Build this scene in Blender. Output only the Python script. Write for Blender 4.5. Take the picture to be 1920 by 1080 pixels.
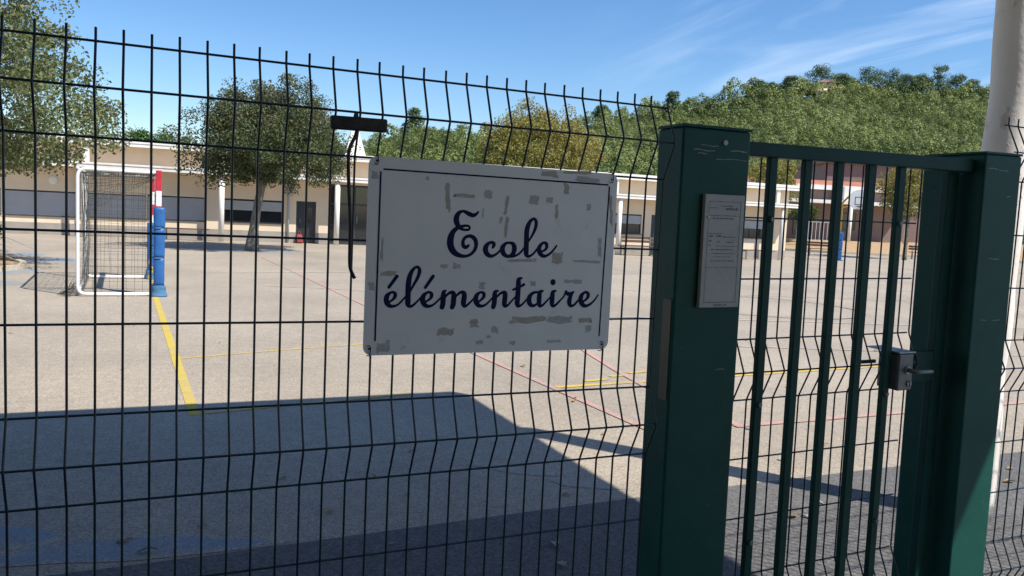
import bpy, math, random
import numpy as np
from mathutils import Vector, Matrix

# ------------------------------------------------------------------ clear, camera, sky, sun, exposure
for _o in list(bpy.data.objects):
    bpy.data.objects.remove(_o)
S = bpy.context.scene
COL = S.collection

cam_data = bpy.data.cameras.new('camera')
cam = bpy.data.objects.new('camera', cam_data)
COL.objects.link(cam)
cam_data.sensor_width = 36.0
cam_data.lens = 28.125
cam_data.clip_start = 0.05
cam_data.clip_end = 4000
RIGHT = Vector((0.91292, -0.40528, 0.04816))
DOWN = Vector((0.00701, -0.10241, -0.99472))
FWD = Vector((0.40807, 0.90844, -0.09065))
cam.matrix_world = Matrix(((RIGHT.x, -DOWN.x, -FWD.x, 0.283),
                           (RIGHT.y, -DOWN.y, -FWD.y, -1.927),
                           (RIGHT.z, -DOWN.z, -FWD.z, 1.55),
                           (0, 0, 0, 1)))
S.camera = cam

SUN_TAN = 1.30
SUN_EL = math.atan(SUN_TAN)
SUN_AZ = math.atan2(0.603, -0.798)
world = bpy.data.worlds.new('World')
S.world = world
world.use_nodes = True
wn = world.node_tree
wn.nodes.clear()
wo = wn.nodes.new('ShaderNodeOutputWorld')
wb = wn.nodes.new('ShaderNodeBackground')
sky = wn.nodes.new('ShaderNodeTexSky')
sky.sky_type = 'NISHITA'
sky.sun_disc = False
sky.sun_elevation = SUN_EL
sky.sun_rotation = SUN_AZ
sky.altitude = 50
sky.air_density = 1.0
sky.dust_density = 0.35
sky.ozone_density = 3.0
wb.inputs['Strength'].default_value = 0.092
# thin cirrus streaks: noise on the direction projected to a high layer
tc = wn.nodes.new('ShaderNodeTexCoord')
sx = wn.nodes.new('ShaderNodeSeparateXYZ')
wn.links.new(tc.outputs['Generated'], sx.inputs[0])
def wmath(op, a, b=None, clamp=False):
    n = wn.nodes.new('ShaderNodeMath'); n.operation = op; n.use_clamp = clamp
    for i, v in enumerate((a, b)):
        if v is None: continue
        if isinstance(v, (int, float)): n.inputs[i].default_value = v
        else: wn.links.new(v, n.inputs[i])
    return n.outputs[0]
zc = wmath('MAXIMUM', wmath('ADD', sx.outputs[2], 0.06), 0.03)
cx = wmath('DIVIDE', sx.outputs[0], zc)
cy = wmath('DIVIDE', sx.outputs[1], zc)
cmb = wn.nodes.new('ShaderNodeCombineXYZ')
wn.links.new(cx, cmb.inputs[0]); wn.links.new(cy, cmb.inputs[1])
mp = wn.nodes.new('ShaderNodeMapping')
mp.inputs['Rotation'].default_value = (0, 0, math.radians(-24))
mp.inputs['Scale'].default_value = (1.3, 0.34, 1)
mp.inputs['Location'].default_value = (0.35, 0.1, 0)
wn.links.new(cmb.outputs[0], mp.inputs[0])
nz = wn.nodes.new('ShaderNodeTexNoise')
nz.inputs['Scale'].default_value = 1.6
nz.inputs['Detail'].default_value = 6
nz.inputs['Roughness'].default_value = 0.55
nz.inputs['Distortion'].default_value = 1.1
wn.links.new(mp.outputs[0], nz.inputs['Vector'])
st = wn.nodes.new('ShaderNodeMapRange'); st.interpolation_type = 'SMOOTHSTEP'
st.inputs['From Min'].default_value = 0.46
st.inputs['From Max'].default_value = 0.78
wn.links.new(nz.outputs[0], st.inputs[0])
# the cirrus lies to the east of the yard, open blue to the west
az = wn.nodes.new('ShaderNodeMapRange'); az.interpolation_type = 'SMOOTHSTEP'
az.inputs['From Min'].default_value = 0.42
az.inputs['From Max'].default_value = 0.74
wn.links.new(sx.outputs[0], az.inputs[0])
cov = wmath('MULTIPLY', wmath('MULTIPLY', st.outputs[0], az.outputs[0]), 0.34)
mixc = wn.nodes.new('ShaderNodeMixRGB')
mixc.inputs['Color2'].default_value = (6.6, 7.4, 8.6, 1)
wn.links.new(cov, mixc.inputs['Fac'])
hs = wn.nodes.new('ShaderNodeHueSaturation')
hs.inputs['Saturation'].default_value = 1.25
hs.inputs['Hue'].default_value = 0.504
wn.links.new(sky.outputs[0], hs.inputs['Color'])
wn.links.new(hs.outputs[0], mixc.inputs['Color1'])
wn.links.new(mixc.outputs[0], wb.inputs['Color'])
wn.links.new(wb.outputs[0], wo.inputs['Surface'])

sd = bpy.data.lights.new('sun', 'SUN')
sd.energy = 3.6
sd.angle = math.radians(0.55)
sd.color = (1.0, 0.94, 0.84)
sun = bpy.data.objects.new('sun', sd)
COL.objects.link(sun)
to_sun = Vector((0.603, -0.798, SUN_TAN)).normalized()
sun.rotation_euler = to_sun.to_track_quat('Z', 'Y').to_euler()
sun.location = (0, 0, 30)

S.view_settings.view_transform = 'Standard'
S.view_settings.look = 'None'
S.view_settings.gamma = 1
S.view_settings.use_curve_mapping = False
S.view_settings.exposure = 0.84
S.render.film_transparent = False
S.cycles.max_bounces = 8
S.cycles.use_denoising = True

# ------------------------------------------------------------------ helpers
class MB:
    def __init__(s): s.v = []; s.f = []
    def add(s, vs, fs):
        b = len(s.v); s.v += [tuple(q) for q in vs]; s.f += [tuple(i + b for i in f) for f in fs]
    def box(s, x0, x1, y0, y1, z0, z1):
        s.add([(x0,y0,z0),(x1,y0,z0),(x1,y1,z0),(x0,y1,z0),(x0,y0,z1),(x1,y0,z1),(x1,y1,z1),(x0,y1,z1)],
              [(0,3,2,1),(4,5,6,7),(0,1,5,4),(1,2,6,5),(2,3,7,6),(3,0,4,7)])
    def tube(s, pts, r, seg=8, caps=True):
        pts = [Vector(p) for p in pts]; n = len(pts)
        rs = r if isinstance(r, (list, tuple)) else [r] * n
        t0 = (pts[1] - pts[0]).normalized()
        ref = Vector((0, 0, 1)) if abs(t0.z) < 0.9 else Vector((1, 0, 0))
        u = t0.cross(ref).normalized(); b = len(s.v)
        for i, p in enumerate(pts):
            if i == 0: t = pts[1] - pts[0]
            elif i == n - 1: t = pts[-1] - pts[-2]
            else: t = (pts[i+1] - p).normalized() + (p - pts[i-1]).normalized()
            t = t.normalized()
            u = (u - t * u.dot(t)).normalized(); w = t.cross(u)
            for k in range(seg):
                a = 2 * math.pi * k / seg
                s.v.append(tuple(p + (u * math.cos(a) + w * math.sin(a)) * rs[i]))
        for i in range(n - 1):
            for k in range(seg):
                k2 = (k + 1) % seg
                s.f.append((b+i*seg+k, b+i*seg+k2, b+(i+1)*seg+k2, b+(i+1)*seg+k))
        if caps:
            s.f.append(tuple(b + k for k in reversed(range(seg))))
            s.f.append(tuple(b + (n-1)*seg + k for k in range(seg)))
    def prism(s, poly, y0, y1):            # polygon in x,z extruded along y (counter-clockwise seen from -y)
        n = len(poly)
        s.add([(x, y0, z) for x, z in poly] + [(x, y1, z) for x, z in poly],
              [tuple(range(n)), tuple(range(2*n-1, n-1, -1))] + [(i, i+n, (i+1) % n + n, (i+1) % n) for i in range(n)])
    def sheet(s, poly, z):
        n = len(poly); s.add([(x, y, z) for x, y in poly], [tuple(range(n))])
    def mesh(s, name):
        m = bpy.data.meshes.new(name); m.from_pydata(s.v, [], s.f); m.update(); return m
    def build(s, name, mat, parent=None, smooth=False, bevel=0, seg=2):
        m = s.mesh(name)
        return link(name, m, mat, parent, smooth, bevel, seg)

def link(name, m, mat, parent=None, smooth=False, bevel=0, seg=2):
    if mat is not None and not m.materials: m.materials.append(mat)
    if smooth:
        m.polygons.foreach_set('use_smooth', [True] * len(m.polygons))
    o = bpy.data.objects.new(name, m); COL.objects.link(o)
    if parent is not None: o.parent = parent
    if bevel:
        b = o.modifiers.new('bevel', 'BEVEL'); b.width = bevel; b.segments = seg; b.limit_method = 'ANGLE'
    return o

def tag(o, label=None, cat=None, group=None, kind=None):
    if label: o['label'] = label
    if cat: o['category'] = cat
    if group: o['group'] = group
    if kind: o['kind'] = kind
    return o

def thing(name, label, cat, loc=(0, 0, 0), rz=0, group=None):
    o = bpy.data.objects.new(name, None); COL.objects.link(o)
    o.empty_display_size = 0.2
    o.location = loc; o.rotation_euler = (0, 0, rz)
    return tag(o, label, cat, group)

def copy_tree(o, parent=None):
    c = o.copy(); COL.objects.link(c)
    if parent is not None: c.parent = parent
    for ch in list(o.children): copy_tree(ch, c)
    return c

# ------------------------------------------------------------------ materials
def mat_new(name):
    m = bpy.data.materials.new(name); m.use_nodes = True
    nt = m.node_tree; nt.nodes.clear()
    out = nt.nodes.new('ShaderNodeOutputMaterial')
    p = nt.nodes.new('ShaderNodeBsdfPrincipled')
    nt.links.new(p.outputs[0], out.inputs[0])
    return m, nt, p

def noise(nt, scale, detail=4, rough=0.55, vec=None, mapping=None):
    n = nt.nodes.new('ShaderNodeTexNoise')
    n.inputs['Scale'].default_value = scale; n.inputs['Detail'].default_value = detail
    n.inputs['Roughness'].default_value = rough
    c = nt.nodes.new('ShaderNodeTexCoord')
    if mapping:
        q = nt.nodes.new('ShaderNodeMapping'); q.inputs['Scale'].default_value = mapping
        nt.links.new(c.outputs['Object'], q.inputs[0]); nt.links.new(q.outputs[0], n.inputs['Vector'])
    else:
        nt.links.new(c.outputs['Object'], n.inputs['Vector'])
    return n.outputs['Fac']

def ramp(nt, fac, stops):
    r = nt.nodes.new('ShaderNodeValToRGB'); e = r.color_ramp.elements
    while len(e) < len(stops): e.new(0.5)
    for k, (p, c) in enumerate(stops):
        e[k].position = p
        e[k].color = (c[0], c[1], c[2], 1) if isinstance(c, (tuple, list)) else (c, c, c, 1)
    nt.links.new(fac, r.inputs[0])
    return r.outputs[0]

def mix(nt, fac, a, b, mode='MIX'):
    n = nt.nodes.new('ShaderNodeMixRGB'); n.blend_type = mode
    for i, v in enumerate((fac, a, b)):
        if isinstance(v, (int, float)): n.inputs[i].default_value = v
        elif isinstance(v, (tuple, list)): n.inputs[i].default_value = (v[0], v[1], v[2], 1)
        else: nt.links.new(v, n.inputs[i])
    return n.outputs[0]

def bump(nt, p, fac, strength, dist):
    b = nt.nodes.new('ShaderNodeBump'); b.inputs['Strength'].default_value = strength; b.inputs['Distance'].default_value = dist
    nt.links.new(fac, b.inputs['Height']); nt.links.new(b.outputs[0], p.inputs['Normal'])

def simple(name, col, rough=0.6, metal=0.0, var=0.12, scale=6.0, bmp=0.0, spec=0.5, dirt=None):
    m, nt, p = mat_new(name)
    f = noise(nt, scale, 5)
    lo = [c * (1 - var) for c in col]; hi = [min(1, c * (1 + var)) for c in col]
    c = ramp(nt, f, [(0.3, lo), (0.7, hi)])
    if dirt:
        g = noise(nt, scale * 0.45, 6, 0.65)
        c = mix(nt, ramp(nt, g, [(0.5, 0.0), (0.72, 0.75)]), c, dirt)
    nt.links.new(c, p.inputs['Base Color'])
    p.inputs['Roughness'].default_value = rough; p.inputs['Metallic'].default_value = metal
    p.inputs['Specular IOR Level'].default_value = spec
    if bmp: bump(nt, p, noise(nt, scale * 8, 3), bmp, 0.004)
    return m

def asphalt_nodes(nt, base, var=0.18, stain=0.5):
    fine = noise(nt, 85, 4, 0.85)
    mid = noise(nt, 9, 5, 0.6)
    big = noise(nt, 0.33, 5, 0.6)
    grit = noise(nt, 34, 3, 0.9)
    c = ramp(nt, fine, [(0.32, [q * 0.42 for q in base]), (0.5, base), (0.68, [q * 1.55 for q in base])])
    c = mix(nt, 0.55, c, ramp(nt, mid, [(0.3, 1 - var), (0.7, 1 + var)]), 'MULTIPLY')
    c = mix(nt, 0.6, c, ramp(nt, grit, [(0.36, 0.62), (0.5, 1.0), (0.64, 1.3)]), 'MULTIPLY')
    c = mix(nt, stain, c, ramp(nt, big, [(0.32, (0.62, 0.61, 0.60)), (0.6, (1.08, 1.06, 1.02))]), 'MULTIPLY')
    return c, fine

def asphalt(name, base, **k):
    m, nt, p = mat_new(name)
    c, fine = asphalt_nodes(nt, base, **k)
    nt.links.new(c, p.inputs['Base Color']); p.inputs['Roughness'].default_value = 0.9
    p.inputs['Specular IOR Level'].default_value = 0.25
    bump(nt, p, fine, 0.5, 0.006)
    return m

YARD = (0.375, 0.325, 0.262)
def paint_on_asphalt(name, col, lo, hi, scale=3.0, fade=False):
    m, nt, p = mat_new(name)
    c, fine = asphalt_nodes(nt, YARD)
    w1 = noise(nt, scale, 6, 0.7); w2 = noise(nt, 70, 2, 0.7)
    wmix = mix(nt, 0.35, w1, w2)
    if fade:                      # paint worn away towards its outline
        at_ = nt.nodes.new('ShaderNodeAttribute'); at_.attribute_name = 'wear'
        wmix = mix(nt, 1.0, wmix, at_.outputs['Color'], 'MULTIPLY')
    fac = ramp(nt, wmix, [(lo, 0.0), (hi, 1.0)])
    pc = mix(nt, 0.5, col, ramp(nt, fine, [(0.3, 0.7), (0.7, 1.2)]), 'MULTIPLY')
    nt.links.new(mix(nt, fac, c, pc), p.inputs['Base Color'])
    p.inputs['Roughness'].default_value = 0.8; p.inputs['Specular IOR Level'].default_value = 0.3
    bump(nt, p, fine, 0.4, 0.005)
    return m

def leaf_mat(name, cols, trans=0.25):
    m, nt, p = mat_new(name)
    a = nt.nodes.new('ShaderNodeAttribute'); a.attribute_name = 'tint'
    c = ramp(nt, a.outputs['Fac'], [(i / (len(cols) - 1), q) for i, q in enumerate(cols)])
    nt.links.new(c, p.inputs['Base Color']); p.inputs['Roughness'].default_value = 0.55
    p.inputs['Specular IOR Level'].default_value = 0.35
    t = nt.nodes.new('ShaderNodeBsdfTranslucent'); nt.links.new(c, t.inputs[0])
    ms = nt.nodes.new('ShaderNodeMixShader'); ms.inputs[0].default_value = trans
    out = [n for n in nt.nodes if n.type == 'OUTPUT_MATERIAL'][0]
    nt.links.new(p.outputs[0], ms.inputs[1]); nt.links.new(t.outputs[0], ms.inputs[2]); nt.links.new(ms.outputs[0], out.inputs[0])
    return m

M = {}
M['yard'] = asphalt('yard_asphalt', YARD)
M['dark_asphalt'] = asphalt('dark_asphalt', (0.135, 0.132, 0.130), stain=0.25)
M['green'] = simple('green_paint', (0.006, 0.048, 0.039), 0.50, 0, 0.16, 9, 0.03, 0.18)
M['wire'] = simple('green_wire_coating', (0.008, 0.024, 0.036), 0.38, 0, 0.2, 30)
def post_paint():
    m, nt, p = mat_new('post_green_paint')
    base = ramp(nt, noise(nt, 5, 6, 0.65), [(0.3, (0.006, 0.055, 0.045)), (0.7, (0.011, 0.078, 0.064))])
    scr = noise(nt, 4, 5, 0.7, mapping=(9, 9, 55))
    fac = ramp(nt, scr, [(0.62, 0.0), (0.72, 0.35)])
    c = mix(nt, fac, base, (0.16, 0.21, 0.19))
    nt.links.new(c, p.inputs['Base Color'])
    p.inputs['Roughness'].default_value = 0.48; p.inputs['Specular IOR Level'].default_value = 0.18
    bump(nt, p, noise(nt, 14, 3), 0.05, 0.004)
    return m
M['post'] = post_paint()
M['scratch'] = simple('scratched_primer', (0.23, 0.28, 0.27), 0.6, 0, 0.3, 60)
M['galv'] = simple('galvanised_steel', (0.33, 0.34, 0.35), 0.45, 0.75, 0.2, 25)
M['lockgrey'] = simple('lock_grey_metal', (0.15, 0.155, 0.16), 0.42, 0.5, 0.15, 20)
M['sidereflection'] = simple('painted_side_reflection', (0.075, 0.065, 0.05), 0.5, 0.2, 0.15, 12)  # tone of the reflected ground put into a flat colour
M['handle'] = simple('dull_handle_metal', (0.20, 0.20, 0.20), 0.5, 0.4, 0.15, 20)
M['black'] = simple('black_rubber', (0.012, 0.012, 0.014), 0.6, 0, 0.3, 20)
M['rusty'] = simple('dark_rusty_metal', (0.030, 0.024, 0.024), 0.6, 0.2, 0.5, 40, 0.2)
def sign_paint():
    m, nt, p = mat_new('sign_white_enamel')
    base = ramp(nt, noise(nt, 7, 6, 0.6), [(0.3, (0.72, 0.725, 0.72)), (0.7, (0.80, 0.80, 0.785))])
    d1 = ramp(nt, noise(nt, 16, 7, 0.75), [(0.60, 0.0), (0.72, 0.5)])
    d2 = ramp(nt, noise(nt, 5, 5, 0.7, mapping=(40, 1, 3)), [(0.66, 0.0), (0.78, 0.5)])
    c = mix(nt, d1, base, (0.36, 0.35, 0.33)); c = mix(nt, d2, c, (0.40, 0.38, 0.33))
    nt.links.new(c, p.inputs['Base Color']); p.inputs['Roughness'].default_value = 0.42
    return m
M['sign'] = sign_paint()
M['navy'] = simple('navy_enamel', (0.004, 0.009, 0.058), 0.6, 0, 0.12, 40, 0, 0.15)
def tape_mat(name, col):
    m, nt, p = mat_new(name)
    f = noise(nt, 46, 6, 0.8)
    c = ramp(nt, f, [(0.34, (0.74, 0.74, 0.73)), (0.44, col), (0.75, [q * 0.8 for q in col])])
    nt.links.new(c, p.inputs['Base Color']); p.inputs['Roughness'].default_value = 0.8
    return m
M['tape'] = tape_mat('tape_residue_brown', (0.47, 0.43, 0.37))
M['tape2'] = tape_mat('tape_residue_grey', (0.47, 0.475, 0.475))
M['plaque'] = simple('notice_grey_white', (0.40, 0.40, 0.37), 0.5, 0, 0.1, 14, 0, 0.5, (0.27, 0.27, 0.25))
M['print'] = simple('faded_print', (0.20, 0.20, 0.19), 0.7, 0, 0.3, 80)
def plaster():
    m, nt, p = mat_new('flaking_white_plaster')
    base = ramp(nt, noise(nt, 3, 5), [(0.3, (0.70, 0.655, 0.60)), (0.7, (0.78, 0.745, 0.70))])
    fl = ramp(nt, noise(nt, 6, 7, 0.7, mapping=(1, 1, 0.45)), [(0.60, 0.0), (0.64, 1.0)])
    c = mix(nt, fl, base, (0.60, 0.53, 0.45))
    nt.links.new(c, p.inputs['Base Color']); p.inputs['Roughness'].default_value = 0.85
    bump(nt, p, mix(nt, 0.7, noise(nt, 40, 4), fl), 0.6, 0.012)
    return m
M['plaster'] = plaster()
M['concrete'] = simple('concrete', (0.30, 0.285, 0.26), 0.85, 0, 0.15, 4, 0.2)
M['porch'] = simple('warm_white_porch_render', (0.74, 0.66, 0.54), 0.85, 0, 0.06, 1.5, 0.1, 0.3)  # unseen faces made warm white to bounce light into the shade
M['wall'] = simple('tan_render', (0.72, 0.605, 0.46), 0.85, 0, 0.06, 1.2, 0.1, 0.3)
M['plinth'] = simple('grey_plinth_render', (0.33, 0.30, 0.27), 0.85, 0, 0.12, 2, 0.1, 0.3)
M['white'] = simple('white_paint', (0.78, 0.76, 0.71), 0.55, 0, 0.06, 3, 0, 0.4, (0.60, 0.56, 0.48))
M['whitemetal'] = simple('white_tube_paint', (0.80, 0.80, 0.78), 0.35, 0, 0.05, 8, 0, 0.5)
M['shutter'] = simple('grey_roller_shutter', (0.36, 0.38, 0.41), 0.55, 0, 0.05, 2)
M['frame'] = simple('dark_window_frame', (0.035, 0.038, 0.042), 0.5, 0, 0.2, 6)
M['door'] = simple('dark_door_paint', (0.022, 0.026, 0.032), 0.4, 0, 0.2, 4)
def glass():
    m, nt, p = mat_new('dark_window_glass')
    p.inputs['Base Color'].default_value = (0.012, 0.016, 0.02, 1); p.inputs['Roughness'].default_value = 0.06
    p.inputs['Specular IOR Level'].default_value = 0.7
    bump(nt, p, noise(nt, 1.2, 2), 0.06, 0.02)
    return m
M['glass'] = glass()
M['roofdeck'] = simple('roof_gravel', (0.38, 0.35, 0.31), 0.9, 0, 0.2, 5, 0.2)
M['blue_pad'] = simple('blue_vinyl_pad', (0.018, 0.115, 0.34), 0.5, 0, 0.15, 5, 0.15, 0.5, (0.03, 0.11, 0.27))
M['blue_cover'] = simple('pale_blue_cover', (0.05, 0.15, 0.28), 0.7, 0, 0.2, 6, 0.2)
M['red'] = simple('red_paint', (0.50, 0.022, 0.045), 0.45, 0, 0.12, 9)
M['net'] = simple('net_cord', (0.06, 0.06, 0.055), 0.8, 0, 0.3, 30)
M['netyellow'] = simple('yellow_rope', (0.60, 0.42, 0.04), 0.7, 0, 0.2, 30)
M['yellow'] = paint_on_asphalt('yellow_line_paint', (0.56, 0.42, 0.07), 0.33, 0.50)
M['yellow_faded'] = paint_on_asphalt('faded_yellow_line_paint', (0.60, 0.43, 0.07), 0.35, 0.54)
M['redline'] = paint_on_asphalt('faded_red_line_paint', (0.64, 0.30, 0.27), 0.36, 0.74)
M['whiteline'] = paint_on_asphalt('faded_white_line_paint', (0.62, 0.60, 0.56), 0.38, 0.58)
M['blackline'] = paint_on_asphalt('dark_line_paint', (0.07, 0.07, 0.07), 0.38, 0.60)
M['bluepatch'] = paint_on_asphalt('worn_blue_ground_paint', (0.15, 0.25, 0.36), 0.34, 0.66, 2.2, True)
M['palepatch'] = paint_on_asphalt('pale_repair_patch', (0.36, 0.33, 0.28), 0.42, 0.60, 2.5, True)
def bark_mat(name, a, b):
    m, nt, p = mat_new(name)
    f = noise(nt, 7, 6, 0.7, mapping=(3, 3, 0.7))
    nt.links.new(ramp(nt, f, [(0.3, a), (0.7, b)]), p.inputs['Base Color']); p.inputs['Roughness'].default_value = 0.9
    bump(nt, p, f, 0.8, 0.03)
    return m
M['bark'] = bark_mat('grey_bark', (0.10, 0.085, 0.07), (0.28, 0.25, 0.21))
M['pinebark'] = bark_mat('pine_bark', (0.06, 0.045, 0.035), (0.15, 0.115, 0.09))
M['leaf_grey'] = leaf_mat('olive_grey_leaves', [(0.055, 0.082, 0.028), (0.110, 0.142, 0.050), (0.165, 0.190, 0.075), (0.220, 0.210, 0.110)])
M['leaf_bronze'] = leaf_mat('green_bronze_leaves', [(0.036, 0.064, 0.026), (0.075, 0.105, 0.040), (0.120, 0.140, 0.058), (0.190, 0.155, 0.088)])
M['leaf_yellow'] = leaf_mat('yellowing_leaves', [(0.110, 0.125, 0.032), (0.215, 0.215, 0.050), (0.295, 0.270, 0.066), (0.345, 0.240, 0.080)])
M['leaf_pine'] = leaf_mat('aleppo_pine_needles', [(0.110, 0.150, 0.044), (0.180, 0.225, 0.064), (0.240, 0.285, 0.088), (0.290, 0.325, 0.120)], 0.25)
M['leaf_darkpine'] = leaf_mat('dark_pine_needles', [(0.042, 0.080, 0.030), (0.070, 0.118, 0.040), (0.100, 0.150, 0.052), (0.130, 0.180, 0.065)], 0.2)
M['leaf_umbrella'] = leaf_mat('bright_umbrella_pine_needles', [(0.035, 0.085, 0.016), (0.070, 0.145, 0.028), (0.105, 0.195, 0.040)], 0.15)
M['leaf_bush'] = leaf_mat('bush_leaves', [(0.030, 0.055, 0.014), (0.070, 0.105, 0.026), (0.125, 0.155, 0.040)])
M['soil'] = simple('sandy_soil', (0.40, 0.27, 0.15), 0.95, 0, 0.2, 6, 0.5)
M['hillsoil'] = simple('hill_undergrowth', (0.080, 0.105, 0.036), 0.95, 0, 0.4, 0.12, 0)
M['kerb'] = simple('pale_kerb_stone', (0.50, 0.43, 0.33), 0.85, 0, 0.15, 6, 0.3)
M['wood'] = simple('weathered_bench_wood', (0.115, 0.062, 0.040), 0.7, 0, 0.3, 7, 0.2)
M['brownwall'] = simple('mauve_brown_render', (0.235, 0.170, 0.150), 0.85, 0, 0.08, 1.0)
M['rooftile'] = simple('red_roof_tiles', (0.40, 0.15, 0.085), 0.8, 0, 0.25, 3, 0.3)
M['paleren'] = simple('pale_villa_render', (0.62, 0.50, 0.36), 0.85, 0, 0.08, 2)
M['pinkren'] = simple('pink_villa_render', (0.42, 0.25, 0.19), 0.85, 0, 0.08, 2)
M['bluebin'] = simple('blue_plastic', (0.05, 0.15, 0.26), 0.5, 0, 0.15, 6)
M['greyfence'] = simple('grey_fence_metal', (0.16, 0.17, 0.17), 0.5, 0.3, 0.15, 6)
M['orangerim'] = simple('orange_rim_paint', (0.10, 0.03, 0.02), 0.5, 0, 0.1, 6)
M['yellowpole'] = simple('yellow_pole_paint', (0.52, 0.33, 0.06), 0.5, 0, 0.12, 6)
M['bag'] = simple('red_bag_cloth', (0.30, 0.055, 0.06), 0.8, 0, 0.15, 20)
M['deadleaf'] = simple('dead_leaf_tan', (0.36, 0.20, 0.06), 0.7, 0, 0.4, 14)
M['paleleaf'] = simple('dead_leaf_pale', (0.34, 0.31, 0.26), 0.7, 0, 0.3, 14)
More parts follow.
